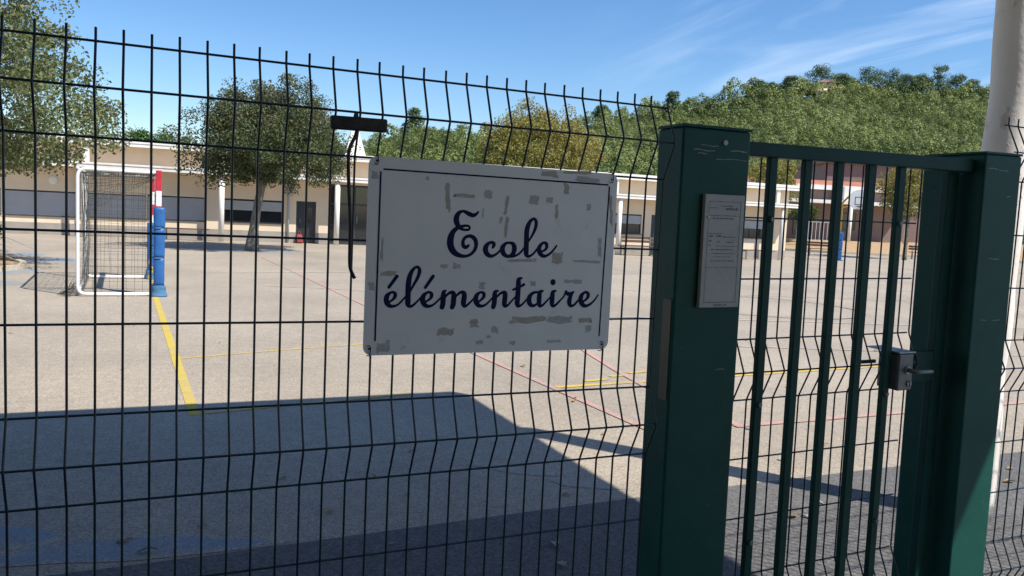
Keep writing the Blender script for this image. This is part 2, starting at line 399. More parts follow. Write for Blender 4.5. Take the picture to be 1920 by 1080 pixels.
LETTERS=[('E',[[(1.0387,1.5546,0.0025),(1.0329,1.5484,0.0053),(1.024,1.5446,0.0081),(1.012,1.5483,0.0087),(1.0027,1.5524,0.0066),(0.9955,1.5538,0.0049),(0.9866,1.5497,0.0078),(0.9808,1.541,0.0107),(0.9794,1.5309,0.0118),(0.9825,1.5209,0.0108),(0.9883,1.5135,0.0087),(0.9948,1.5092,0.0063),(1.003,1.5068,0.0042),(1.013,1.5077,0.0042),(1.0169,1.512,0.0035),(1.0135,1.5167,0.0039),(1.0043,1.5175,0.0045),(0.9936,1.5149,0.0059),(0.983,1.5108,0.0078),(0.9727,1.5011,0.0101),(0.9667,1.4866,0.0139),(0.9659,1.4714,0.0146),(0.9701,1.458,0.0139),(0.9795,1.4472,0.0115),(0.9915,1.4416,0.0088),(1.0043,1.4397,0.0063),(1.0169,1.4422,0.0053),(1.0275,1.4493,0.0057),(1.0344,1.4597,0.0071),(1.036,1.4718,0.0085),(1.0329,1.4828,0.0088),(1.0257,1.4894,0.0081),(1.0164,1.4916,0.0067),(1.0075,1.4888,0.006),(1.0014,1.4818,0.0063),(0.9997,1.4724,0.0074),(1.0031,1.4648,0.0081),(1.0087,1.4628,0.0074),(1.014,1.466,0.0053),(1.0164,1.4691,0.0025)]]),('c',[[(1.0828,1.4642,0.0047),(1.0855,1.4698,0.0075),(1.0847,1.4749,0.0072),(1.0789,1.4773,0.0057),(1.0707,1.4745,0.0064),(1.0637,1.4657,0.0104),(1.0626,1.457,0.0111),(1.0664,1.4485,0.0104),(1.0741,1.4427,0.0083),(1.0826,1.442,0.0058),(1.0927,1.4466,0.0043),(1.1017,1.4546,0.0036),(1.107,1.4617,0.0029)]]),('o',[[(1.1299,1.478,0.0047),(1.1195,1.476,0.0054),(1.1114,1.467,0.01),(1.11,1.4583,0.0112),(1.1143,1.4488,0.0102),(1.1231,1.4429,0.0073),(1.1326,1.4432,0.0066),(1.1409,1.4495,0.0091),(1.1442,1.4592,0.011),(1.1431,1.4688,0.0106),(1.1386,1.4757,0.0077),(1.1299,1.478,0.0047)],[(1.127,1.442,0.004),(1.1365,1.4419,0.0048),(1.146,1.4435,0.0044),(1.1573,1.449,0.004),(1.1664,1.458,0.0037),(1.1746,1.4688,0.003)]]),('l',[[(1.183,1.4814,0.0026),(1.1872,1.4877,0.0037),(1.1969,1.5047,0.0052),(1.2029,1.5208,0.007),(1.2041,1.5332,0.0074),(1.2008,1.5409,0.0063),(1.1948,1.5428,0.0052),(1.1864,1.536,0.0074),(1.1803,1.5234,0.0103),(1.1776,1.5093,0.0114),(1.1778,1.4918,0.0114),(1.1783,1.4724,0.0114),(1.1786,1.4584,0.0115),(1.1795,1.4496,0.0104),(1.1843,1.4438,0.007),(1.1924,1.4454,0.0048),(1.2018,1.4528,0.0037),(1.2119,1.4654,0.0034)]]),('e',[[(1.2203,1.4562,0.003),(1.2329,1.4612,0.0045),(1.2384,1.4688,0.0068),(1.2369,1.4777,0.0075),(1.2308,1.4811,0.0052),(1.224,1.4782,0.0056),(1.2176,1.47,0.009),(1.2161,1.4611,0.0105),(1.2206,1.4514,0.0101),(1.2298,1.4454,0.0075),(1.2397,1.4466,0.0053),(1.2512,1.454,0.0042),(1.2607,1.4641,0.0038),(1.2681,1.4741,0.003)]]),('e',[[(0.8129,1.322,0.0031),(0.8217,1.328,0.0043),(0.8269,1.3357,0.0068),(0.8266,1.3425,0.0068),(0.8218,1.3463,0.0046),(0.8149,1.3447,0.0046),(0.8074,1.3379,0.0089),(0.805,1.3288,0.0104),(0.8073,1.3197,0.0101),(0.8137,1.3128,0.008),(0.8223,1.3113,0.0055),(0.8331,1.3143,0.0037),(0.8422,1.322,0.0031),(0.8497,1.3304,0.0028),(0.8558,1.3373,0.0025)],[(0.8106,1.3584,0.0055),(0.8201,1.3721,0.0061),(0.8297,1.3858,0.0068)]]),('l',[[(0.8631,1.3442,0.0025),(0.8663,1.3503,0.0034),(0.8737,1.365,0.0047),(0.8825,1.3811,0.0062),(0.8871,1.395,0.0075),(0.8872,1.4042,0.0069),(0.8822,1.4095,0.0053),(0.8752,1.4078,0.005),(0.8676,1.3985,0.0074),(0.8626,1.3855,0.0099),(0.8605,1.3702,0.0109),(0.8601,1.3549,0.0112),(0.8601,1.3381,0.0112),(0.8604,1.3227,0.0112),(0.8613,1.3158,0.0103),(0.8662,1.3112,0.0066),(0.874,1.3135,0.0044),(0.8833,1.322,0.0034),(0.8924,1.332,0.0028)]]),('e',[[(0.9072,1.3227,0.0032),(0.9166,1.3289,0.0044),(0.9215,1.3359,0.0067),(0.9209,1.3429,0.007),(0.9159,1.3468,0.0047),(0.9087,1.3452,0.0047),(0.901,1.3382,0.0088),(0.8982,1.3289,0.0107),(0.9009,1.3196,0.0104),(0.9076,1.3126,0.0082),(0.9174,1.3111,0.0057),(0.9269,1.3149,0.0038),(0.9364,1.3227,0.0032),(0.9465,1.3329,0.0029)],[(0.9042,1.3583,0.0057),(0.9141,1.373,0.0063),(0.9236,1.387,0.0069)]]),('m',[[(0.9588,1.3509,0.0035),(0.9541,1.3477,0.008),(0.9532,1.3415,0.0102),(0.9529,1.329,0.0109),(0.9526,1.3165,0.0109),(0.9508,1.309,0.0106)],[(0.9548,1.3305,0.0029),(0.9634,1.3407,0.0042),(0.9714,1.3462,0.0058),(0.9785,1.3455,0.0087),(0.9813,1.3384,0.0106),(0.9809,1.3259,0.011),(0.9806,1.3164,0.0107),(0.978,1.3089,0.0103)],[(0.9835,1.3329,0.0029),(0.9923,1.3416,0.0042),(0.9996,1.3467,0.0058),(1.0071,1.3456,0.0091),(1.0099,1.3385,0.0107),(1.0091,1.3275,0.0111),(1.0084,1.318,0.0107),(1.0112,1.3116,0.0075),(1.0178,1.3132,0.0042),(1.0275,1.3219,0.0033),(1.038,1.3331,0.0026)]]),('e',[[(1.0482,1.3211,0.003),(1.0586,1.3291,0.0046),(1.0639,1.3363,0.0069),(1.0635,1.3435,0.0073),(1.0577,1.3474,0.0049),(1.051,1.3458,0.0049),(1.0437,1.3386,0.0092),(1.0416,1.3291,0.0108),(1.0446,1.3195,0.0105),(1.0508,1.3128,0.0086),(1.0603,1.3112,0.0056),(1.0704,1.315,0.004),(1.0803,1.324,0.0033),(1.0901,1.3348,0.0027)]]),('n',[[(1.1031,1.3512,0.0037),(1.0959,1.3484,0.0083),(1.0946,1.3412,0.0107),(1.0943,1.3292,0.0113),(1.094,1.3179,0.011),(1.0919,1.3089,0.01)],[(1.0968,1.3305,0.003),(1.1084,1.3429,0.0044),(1.116,1.3469,0.006),(1.1227,1.3462,0.0091),(1.1243,1.3389,0.0108),(1.1237,1.3276,0.0111),(1.1231,1.3179,0.0108),(1.1257,1.3117,0.0078),(1.1335,1.3138,0.0044),(1.1435,1.3244,0.0034),(1.1561,1.3374,0.0027)]]),('t',[[(1.1698,1.3857,0.0034),(1.162,1.3829,0.0078),(1.1606,1.3764,0.0109),(1.1611,1.3601,0.0112),(1.1606,1.3423,0.0116),(1.1603,1.326,0.0116),(1.1602,1.3178,0.0109),(1.1628,1.3116,0.0075),(1.1725,1.3138,0.0044),(1.1827,1.3236,0.0034),(1.192,1.3334,0.0027)],[(1.1463,1.3544,0.0041),(1.1576,1.3593,0.0044),(1.168,1.3634,0.0044),(1.1767,1.3684,0.0058)]]),('a',[[(1.2275,1.3471,0.0038),(1.2138,1.3482,0.0048),(1.2031,1.3449,0.0062),(1.1955,1.3358,0.01),(1.1942,1.326,0.0113),(1.1974,1.317,0.01),(1.2049,1.3121,0.0072),(1.2139,1.3137,0.0048),(1.2217,1.3203,0.0031)],[(1.2339,1.3519,0.0035),(1.2259,1.3483,0.0087),(1.2243,1.3392,0.0107),(1.224,1.3277,0.0111),(1.2246,1.3178,0.0104),(1.2277,1.3115,0.0073),(1.2358,1.3136,0.0045),(1.2462,1.3236,0.0035),(1.2575,1.3352,0.0028)]]),('i',[[(1.2726,1.3522,0.0035),(1.2645,1.3485,0.0087),(1.2633,1.3393,0.0109),(1.263,1.3261,0.0112),(1.2631,1.3178,0.0105),(1.2663,1.3114,0.0074),(1.2745,1.3136,0.0046),(1.2868,1.3252,0.0035),(1.2983,1.3369,0.0028)],[(1.2628,1.3761,0.0126),(1.2632,1.3751,0.0126)]]),('r',[[(1.2966,1.3341,0.0025),(1.3007,1.3428,0.0035),(1.3039,1.3512,0.0042)],[(1.3037,1.3495,0.006),(1.309,1.3445,0.0082),(1.3194,1.3442,0.0082),(1.327,1.3496,0.0039)],[(1.3218,1.3429,0.0064),(1.3176,1.3345,0.0096),(1.3159,1.3244,0.011),(1.3174,1.316,0.0096),(1.3224,1.3113,0.0068),(1.3308,1.3135,0.0046),(1.3415,1.3244,0.0036),(1.3513,1.3354,0.0029)]]),('e',[[(1.3574,1.3214,0.0032),(1.368,1.3295,0.0051),(1.3736,1.3371,0.0076),(1.3727,1.3448,0.0079),(1.3667,1.349,0.0054),(1.3601,1.3472,0.0054),(1.3529,1.3396,0.0097),(1.3507,1.3295,0.0115),(1.3542,1.3194,0.0111),(1.3614,1.3122,0.009),(1.372,1.3117,0.0061),(1.3842,1.3176,0.0044),(1.3951,1.3278,0.0036),(1.4049,1.3415,0.0025)]])]
SCUFFS=[(0.9542,1.5871,0.0127,0.0661),(0.9985,1.5931,0.0557,0.0082),(1.0636,1.6007,0.021,0.0221),(1.1161,1.575,0.0104,0.0493),(1.1186,1.5193,0.0086,0.0507),(1.1939,1.5922,0.0285,0.0199),(1.2402,1.5946,0.0193,0.0143),(1.2887,1.6275,0.0164,0.0288),(1.352,1.653,0.0737,0.0145),(1.2346,1.663,0.0481,0.0142),(1.3207,1.672,0.086,0.0075),(1.36,1.5816,0.0135,0.0176),(1.2631,1.564,0.0098,0.0375),(1.4302,1.5761,0.0083,0.0833),(1.4013,1.4719,0.011,0.0508),(1.1695,1.4317,0.0821,0.0075),(1.2721,1.4406,0.0328,0.0292),(1.3611,1.4336,0.0848,0.006),(1.0576,1.3639,0.0164,0.0198),(1.1973,1.2737,0.1028,0.0188),(1.2904,1.2735,0.0765,0.0179),(1.0404,1.2661,0.0212,0.0228),(0.9625,1.2451,0.0446,0.018),(1.0994,1.2482,0.0217,0.0173),(1.058,1.2159,0.0214,0.0086),(1.1519,1.213,0.0171,0.0105),(1.274,1.2149,0.0431,0.0078),(1.3664,1.2716,0.0411,0.0121),(1.38,1.2472,0.0172,0.0182),(0.8021,1.209,0.033,0.0273),(0.79,1.4511,0.0065,0.0531),(0.8081,1.3928,0.041,0.0107),(1.3224,1.3779,0.0536,0.0089),(0.986,1.4134,0.0206,0.0139),(0.951,1.4128,0.0203,0.0083),(0.8993,1.6306,0.009,0.008),(1.0512,1.5515,0.0036,0.0249),(1.2041,1.3709,0.0154,0.0145),(0.7667,1.6301,0.017,0.0182),(0.7679,1.3602,0.0146,0.0213),(1.1024,1.5361,0.0073,0.0157),(1.0827,1.2303,0.0135,0.0075)]
BORDER=[(0.7871, 1.6458), (1.4172, 1.6449), (1.4209, 1.641), (1.4157, 1.2265), (0.7808, 1.6401), (0.7802, 1.2247)]
RNG = np.random.default_rng(7)
random.seed(5)

# ------------------------------------------------------------------ the ground, pavement and painted markings
g = MB(); g.sheet([(-1500, -600), (1500, -600), (1500, 1800), (-1500, 1800)], 0.0)
ground = tag(g.build('ground', M['yard']), kind='structure')
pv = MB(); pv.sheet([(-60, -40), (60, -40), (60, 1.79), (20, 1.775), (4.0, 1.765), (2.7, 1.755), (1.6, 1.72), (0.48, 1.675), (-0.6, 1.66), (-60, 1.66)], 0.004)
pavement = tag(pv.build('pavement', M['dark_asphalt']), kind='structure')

def strip(name, pts, w, mat, z=0.003):
    b = MB(); pts = [Vector((p[0], p[1])) for p in pts]; n = len(pts); L = []; Rr = []
    for i, p in enumerate(pts):
        t = (pts[min(i+1, n-1)] - pts[max(i-1, 0)]).normalized(); nn = Vector((-t.y, t.x)) * w / 2
        L.append(p + nn); Rr.append(p - nn)
    vs = [(q.x, q.y, z) for q in L] + [(q.x, q.y, z) for q in Rr]
    b.add(vs, [(i, i + n, i + n + 1, i + 1) for i in range(n - 1)])
    return b.build(name, mat, ground)
def blob(name, c, rx, ry, mat, z=0.004, n=26, seed=0, rot=0.0, jag=0.22):
    r = random.Random(seed); ph = [r.uniform(0, 6.28) for _ in range(4)]
    pts = []
    for k in range(n):
        a = 2 * math.pi * k / n
        q = 1 + jag * (math.sin(2*a+ph[0]) * .5 + math.sin(3*a+ph[1]) * .4 + math.sin(5*a+ph[2]) * .3 + r.uniform(-.25, .25))
        x, y = rx * q * math.cos(a), ry * q * math.sin(a)
        pts.append((c[0] + x*math.cos(rot) - y*math.sin(rot), c[1] + x*math.sin(rot) + y*math.cos(rot)))
    b = MB(); b.v.append((c[0], c[1], z)); wv = [1.0]
    for f, w_ in ((.55, 1.0), (.8, .92), (1.0, .45)):
        for x, y in pts: b.v.append((c[0] + (x-c[0])*f, c[1] + (y-c[1])*f, z)); wv.append(w_)
    b.f = [(0, 1+k, 1+(k+1) % n) for k in range(n)]
    for q in range(2):
        for k in range(n): b.f.append((1+q*n+k, 1+(q+1)*n+k, 1+(q+1)*n+(k+1) % n, 1+q*n+(k+1) % n))
    o = b.build(name, mat, ground)
    at_ = o.data.attributes.new('wear', 'FLOAT', 'POINT'); at_.data.foreach_set('value', wv)
    return o
def arc(c, r, a0, a1, n=40):
    return [(c[0] + r*math.cos(math.radians(a0+(a1-a0)*k/n)), c[1] + r*math.sin(math.radians(a0+(a1-a0)*k/n))) for k in range(n+1)]

strip('painted_line', [(0.30, 11.75), (0.555, 4.16)], 0.078, M['yellow'], 0.0030)
strip('painted_line', [(0.49, 6.40), (1.4, 6.70), (2.8, 7.10)], 0.042, M['yellow_faded'], 0.0035)
strip('painted_line', [(0.60, 4.20), (2.3, 4.50)], 0.05, M['yellow_faded'], 0.0040)
strip('painted_line', [(3.65, 4.47), (9.0, 4.78)], 0.075, M['yellow_faded'], 0.0045)
strip('painted_line', [(4.05, 4.66), (4.32, 4.70)], 0.07, M['yellow'], 0.0050)
strip('painted_line', [(4.42, 4.80), (4.60, 4.84)], 0.07, M['yellow'], 0.0055)
strip('painted_line', [(4.7, 4.92), (5.0, 4.97)], 0.07, M['yellow'], 0.0060)
strip('painted_line', [(3.10, 22.0), (3.19, 18.5), (3.37, 10.46), (3.66, 3.05), (3.70, 2.4)], 0.07, M['redline'], 0.0065)
strip('painted_line', [(5.6, 9.0), (5.25, 7.4), (4.90, 6.14), (4.66, 5.1), (4.52, 4.33), (4.46, 3.4), (4.45, 2.92)], 0.07, M['redline'], 0.0070)
strip('painted_line', [(4.40, 2.895), (12.0, 2.96)], 0.07, M['redline'], 0.0075)
strip('painted_line', [(6.2, 6.5), (8.0, 5.93), (11.0, 4.9), (14.0, 3.9)], 0.05, M['whiteline'], 0.0080)
strip('painted_line', [(4.5, 9.9), (7.2, 9.0), (9.3, 8.5), (12.0, 7.7), (17.0, 6.3)], 0.05, M['whiteline'], 0.0085)
strip('painted_line', [(7.0, 14.3), (13.1, 12.2), (15.7, 11.5), (26.0, 8.6)], 0.06, M['whiteline'], 0.0090)
strip('painted_line', [(1.2, 16.6), (9.5, 17.6), (22.0, 19.6)], 0.07, M['whiteline'], 0.0095)
strip('painted_line', arc((11.2, 10.4), 1.9, 0, 360, 60), 0.05, M['blackline'], 0.0100)
strip('painted_line', arc((1.6, 10.2), 3.4, -60, 80, 40), 0.04, M['redline'], 0.0105)
for k, (c, rx, ry) in enumerate([((-1.75, 19.3), 0.75, 1.0), ((-2.15, 16.1), 0.42, 0.8), ((-2.2, 13.7), 0.5, 0.55), ((-2.6, 21.2), 0.5, 0.7)]):
    blob('painted_patch', c, rx, ry, M['bluepatch'], 0.002, seed=30 + k)
blob('painted_patch', (3.15, 25.0), 2.0, 1.05, M['bluepatch'], 0.002, seed=41, jag=0.15)
blob('painted_patch', (-0.45, 2.16), 0.36, 0.16, M['bluepatch'], 0.002, seed=44)
blob('painted_patch', (0.18, 1.86), 0.56, 0.15, M['bluepatch'], 0.0024, seed=47, rot=-0.12)
blob('painted_patch', (-0.7, 1.9), 0.35, 0.14, M['bluepatch'], 0.0028, seed=52)
blob('repair_patch', (2.35, 2.36), 0.20, 0.07, M['palepatch'], 0.0024, seed=61, rot=-0.5)
blob('repair_patch', (2.62, 2.05), 0.22, 0.09, M['palepatch'], 0.0024, seed=63, rot=-0.5)
blob('repair_patch', (2.2, 2.52), 0.16, 0.04, M['palepatch'], 0.0024, seed=65, rot=-0.3)

# ------------------------------------------------------------------ entrance canopy (out of frame above, casts the shade) with its flaking pillar
can = thing('entrance_canopy', 'flaking white round pillar of the entrance roof behind the right gate post', 'canopy', (4.43, 0.96, 0))
HS = 2.78 * SUN_TAN
b = MB(); b.box(-14.0 - 4.43, 4.43 - 4.43, -9.0 - 0.96, 4.38 - 0.798*HS/SUN_TAN - 0.96, HS, HS + 0.22)
b.build('roof_slab', M['porch'], can, bevel=0.01)
b = MB(); b.box(-14.0 - 4.43, -0.001, -9.2 - 0.96, -9.001 - 0.96, 0.005, HS + 0.22); b.build('added_shade_wall', M['porch'], can)  # added wall, never in view: keeps light off the sign and posts
b = MB(); n = 26
pr = [0.112 + 0.0035*math.sin(i*1.9) + 0.003*math.sin(i*0.7) for i in range(n)]
b.tube([(0.004*math.sin(i*0.9), 0.004*math.cos(i*1.3), (HS - 0.002)*i/(n-1)) for i in range(n)], pr, 28)
b.build('pillar', M['plaster'], can, smooth=True)
for px, py in ((-17.6, -9.2), (-17.6, 0.3), (-0.3, -9.3), (-9.0, -9.3)):
    b = MB(); b.tube([(px, py, 0), (px, py, HS - 0.002)], 0.11, 20); b.build('pillar', M['plaster'], can, smooth=True)

# ------------------------------------------------------------------ welded V-mesh fence
SP = 0.055266
FOLD = 0.046
def wire_profile(ztop, zbot, folds):
    pts = [(0, ztop)]
    for a, m_, c in folds:                     # fold start, apex, end
        for f, dz in ((0.0, 0.006), (0.06, -0.006)): pts.append((-FOLD*f, a + dz - 0.0))
        pts += [(-FOLD*0.93, m_ + 0.008), (-FOLD, m_), (-FOLD*0.93, m_ - 0.008)]
        for f, dz in ((0.06, 0.006), (0.0, -0.006)): pts.append((-FOLD*f, c + dz))
    pts.append((0, zbot))
    return pts
def vwire_mesh(name, ztop, zbot, folds, r=0.0028):
    b = MB(); b.tube([(0, y, z) for y, z in wire_profile(ztop, zbot, folds)], r, 7)
    m = b.mesh(name); m.materials.append(M['wire'])
    m.polygons.foreach_set('use_smooth', [True]*len(m.polygons)); return m
def fence_panel(label, x0, count, y, ztop, clip_rows=None):
    t = thing('fence_panel', label, 'fence', (x0, y, 0), 0, None)
    T = ztop
    folds = [(T, T-.1, T-.2), (T-.8, T-.9, T-1.0), (T-1.6, T-1.7, T-1.8)]
    vm = vwire_mesh('vertical_wire', T + 0.028, T - 1.83, folds)
    for k in range(count):
        o = bpy.data.objects.new('vertical_wire', vm); COL.objects.link(o); o.parent = t
        o.location = (k*SP + random.uniform(-.0006, .0006), 0, random.uniform(-.001, .001))
        o.rotation_euler = (random.uniform(-.0012, .0012), random.uniform(-.0012, .0012), 0)
    hm = MB(); hm.tube([(-0.012, 0, 0), ((count-1)*SP + 0.004, 0, 0)], 0.0028, 7)
    hmesh = hm.mesh('horizontal_wire'); hmesh.materials.append(M['wire'])
    for dz, ap in ((0,0),(.1,1),(.2,0),(.4,0),(.6,0),(.8,0),(.9,1),(1.,0),(1.2,0),(1.4,0),(1.6,0),(1.7,1),(1.8,0)):
        o = bpy.data.objects.new('horizontal_wire', hmesh); COL.objects.link(o); o.parent = t
        o.location = (0, 0.0042 - FOLD*ap, T - dz)
    return t
ZT = 1.8714
N_LEFT = 18
fence_panel('long dark green welded wire fence panel carrying the school sign', -N_LEFT*SP, 30 + N_LEFT, 0.0, ZT)
fence_panel('dark wire fence panel starting at the right edge behind the right post', 3.135, 40, 0.06, 1.965)

# ------------------------------------------------------------------ gate posts
def gate_post(label, x0, x1, y0, y1, zt, scratches):
    t = thing('gate_post', label, 'post', ((x0+x1)/2, (y0+y1)/2, 0))
    w, d = (x1-x0)/2, (y1-y0)/2
    b = MB(); b.box(-w, w, -d, d, 0, zt - 0.006); b.build('shaft', M['post'], t, bevel=0.007, seg=3)
    b = MB(); b.box(-w-0.0015, w+0.0015, -d-0.0015, d+0.0015, zt - 0.0055, zt + 0.003); b.build('cap', M['post'], t, bevel=0.002)
    b = MB(); b.box(-w-0.04, w+0.04, -d-0.04, d+0.04, 0.0045, 0.012); b.build('base_plate', M['green'], t)
    r = random.Random(int(x0*100))
    for (sx, sz, L, th) in scratches:
        b = MB(); xs = sx - (x0+x1)/2; n = 7; y = -d - 0.0004
        up = [(xs - L/2 + L*i/n, sz + th*r.uniform(.1, .5) + 0.0012*math.sin(i*.9 + sx*40)) for i in range(n+1)]
        dn = [(x, z - th*r.uniform(.5, 1.1)) for x, z in up]
        b.add([(x, y, z) for x, z in up] + [(x, y, z) for x, z in dn], [(i, i+n+1, i+n+2, i+1) for i in range(n)])
        b.build('scratch', M['scratch'], t)
    return t
gp = gate_post('wide dark green steel gate post holding the grey notice plate', 1.650, 1.893, -0.017, 0.108, 1.832,
          [(1.725, 1.764, 0.075, .003), (1.745, 1.778, 0.06, .0025), (1.850, 1.768, 0.06, .004), (1.825, 1.742, 0.11, .002), (1.83, 1.118, 0.035, .002), (1.72, 1.755, .03, .003)])
def lean(o, a, h=1.83):
    o.rotation_euler.y = -a; o.location.x += a*h
lean(gp, 0.013)
b = MB(); b.tube([(1.797-1.7715, -0.0625-0.006, 1.789), (1.797-1.7715, -0.0620, 1.789)], [0.0075, 0.0085], 14)
b.build('screw_cap', M['plaque'], gp, smooth=False)
# thin brown strip standing in for the ground reflected in the post's side
b = MB(); b.box(-0.1245, -0.1219, -0.054, -0.012, 1.03, 1.33); b.build('side_reflection', M['sidereflection'], gp, bevel=.0006)
for z in (0.30,):
    b = MB(); b.box(-0.165, -0.1222, -0.052, -0.020, z - 0.018, z + 0.018); b.build('clamp', M['green'], gp, bevel=0.003)
gp2 = gate_post('dark green steel gate post at the right with sunlit foot', 2.922, 3.114, -0.02, 0.228, 1.850,
          [(2.965, 1.795, .045, .003), (3.02, 1.79, .05, .003), (3.01, 1.478, .05, .003), (2.985, 1.258, .03, .002), (3.05, 1.256, .04, .002), (3.06, 1.70, .02, .003)])

lean(gp2, 0.019)
# ------------------------------------------------------------------ gate
gate = thing('gate', 'dark green barred gate with wire mesh and grey lock', 'gate', (1.90, 0.03, 0))
def gx(x): return x - 1.90
b = MB(); z0a, z0b, z1a, z1b = 1.763, 1.763, 1.806, 1.808
lean(gate, 0.015, 1.78)
b.add([(gx(1.897), -0.012, z0a), (gx(2.9205), -0.012, z0b), (gx(2.9205), .036, z0b), (gx(1.897), .036, z0a),
       (gx(1.897), -0.012, z1a), (gx(2.9205), -0.012, z1b), (gx(2.9205), .036, z1b), (gx(1.897), .036, z1a)],
      [(0,3,2,1),(4,5,6,7),(0,1,5,4),(1,2,6,5),(2,3,7,6),(3,0,4,7)])
b.build('top_rail', M['green'], gate, bevel=0.004)
b = MB(); b.box(gx(1.897), gx(2.915), -0.008, .036, 0.06, 0.10); b.build('bottom_rail', M['green'], gate, bevel=0.004)
for xr in (2.045, 2.186, 2.322, 2.462, 2.603):
    b = MB(); b.box(gx(xr - 0.031), gx(xr), 0.0, 0.020, 0.1005, 1.766); b.build('bar', M['green'], gate, bevel=0.003)
b = MB(); b.box(gx(2.850), gx(2.905), 0.03, 0.062, 0.1005, 1.762); b.build('stile', M['green'], gate, bevel=0.004)
b = MB(); b.box(gx(1.905), gx(1.925), 0.002, 0.045, 0.1005, 1.762); b.build('stile', M['green'], gate, bevel=0.004)
for x, z in ((2.030, 1.574), (2.588, 1.575), (2.030, 0.985), (2.588, 0.985), (2.588, 0.53), (2.030, 0.53)):
    b = MB(); b.tube([(gx(x), -0.009, z), (gx(x), -0.0068, z), (gx(x), -0.0002, z)], [0.006, 0.009, 0.010], 12)
    b.build('bolt', M['lockgrey'], gate)
YG = 0.095
GT = 1.785
gf = [(1.185, 1.085, 0.985), (0.385, 0.285, 0.185)]
vm = vwire_mesh('vertical_wire', GT, 0.07, gf)
for k in range(18):
    x = 1.925 + k*SP
    if x > 2.76: break
    o = bpy.data.objects.new('vertical_wire', vm); COL.objects.link(o); o.parent = gate
    o.location = (gx(x), YG - 0.03, 0); o.rotation_euler = (0, random.uniform(-.002, .002), 0)
hm = MB(); hm.tube([(0, 0, 0), (0.838, 0, 0)], 0.0028, 7); hmesh = hm.mesh('horizontal_wire'); hmesh.materials.append(M['wire'])
for z, ap in ((1.77,0),(1.577,0),(1.381,0),(1.185,0),(1.085,1),(.985,0),(.788,0),(.585,0),(.385,0),(.285,1),(.185,0)):
    o = bpy.data.objects.new('horizontal_wire', hmesh); COL.objects.link(o); o.parent = gate
    o.location = (gx(1.912), YG - 0.03 + 0.0042 - FOLD*ap, z)
lk = MB(); lk.box(gx(2.610), gx(2.678), -0.028, 0.062, 1.000, 1.128); lk = lk.build('lock_box', M['lockgrey'], gate, bevel=0.005, seg=3)
b = MB(); b.box(gx(2.606), gx(2.684), -0.030, 0.11, 1.1305, 1.1355); b.build('rain_cover', M['galv'], lk, bevel=0.001)
b = MB(); b.tube([(gx(2.650), -0.0285, 1.072), (gx(2.650), -0.058, 1.072), (gx(2.658), -0.066, 1.072), (gx(2.722), -0.068, 1.071)], [0.008, 0.008, 0.0075, 0.0065], 12)
b.build('handle', M['handle'], lk, smooth=True)
b = MB(); b.tube([(gx(2.650), -0.0285, 1.072), (gx(2.650), -0.033, 1.072)], 0.014, 18); b.build('handle_rose', M['galv'], lk)
b = MB(); b.tube([(gx(2.660), -0.0285, 1.024), (gx(2.660), -0.033, 1.024)], 0.010, 16); b.build('keyhole_ring', M['galv'], lk)
b = MB(); b.box(gx(2.658), gx(2.662), -0.0345, -0.0315, 1.013, 1.034); b.build('keyhole', M['black'], lk)
b = MB(); b.box(gx(2.679), gx(2.8495), 0.03, 0.06, 1.01, 1.12); b.build('lock_bracket', M['green'], gate, bevel=.002)
b = MB(); b.box(gx(2.50), gx(2.612), 0.072, 0.080, 1.080, 1.092); b.build('latch_bar', M['galv'], lk)

# ------------------------------------------------------------------ school sign
SX0, SX1, SZ0, SZ1 = 0.751, 1.446, 1.189, 1.676
YB = -0.0125
sign = thing('school_sign', 'white scuffed board lettered Ecole élémentaire in navy script, wired to the fence', 'sign', (0.751, YB, 1.189))
def rrect(x0, x1, z0, z1, r, n=6):
    p = []
    for cx_, cz_, a0 in ((x1-r, z0+r, -90), (x1-r, z1-r, 0), (x0+r, z1-r, 90), (x0+r, z0+r, 180)):
        for k in range(n+1):
            a = math.radians(a0 + 90*k/n); p.append((cx_ + r*math.cos(a), cz_ + r*math.sin(a)))
    return p
W, Hh = SX1 - SX0, SZ1 - SZ0
b = MB(); b.prism(rrect(0, W, 0, Hh, 0.022), 0.0, 0.003); b.build('board', M['sign'], sign)
def lx(x): return x - 0.751
def lz(z): return z - 1.189
def cat(pts, sub=6):
    P = [Vector(p) for p in pts]; P = [P[0]*2 - P[1]] + P + [P[-1]*2 - P[-2]]; out = []
    for i in range(1, len(P)-2):
        for k in range(sub):
            t = k/sub
            out.append(0.5*((2*P[i]) + (P[i+1]-P[i-1])*t + (2*P[i-1]-5*P[i]+4*P[i+1]-P[i+2])*t*t + (3*P[i]-P[i-1]-3*P[i+1]+P[i+2])*t**3))
    out.append(P[-2]); return out
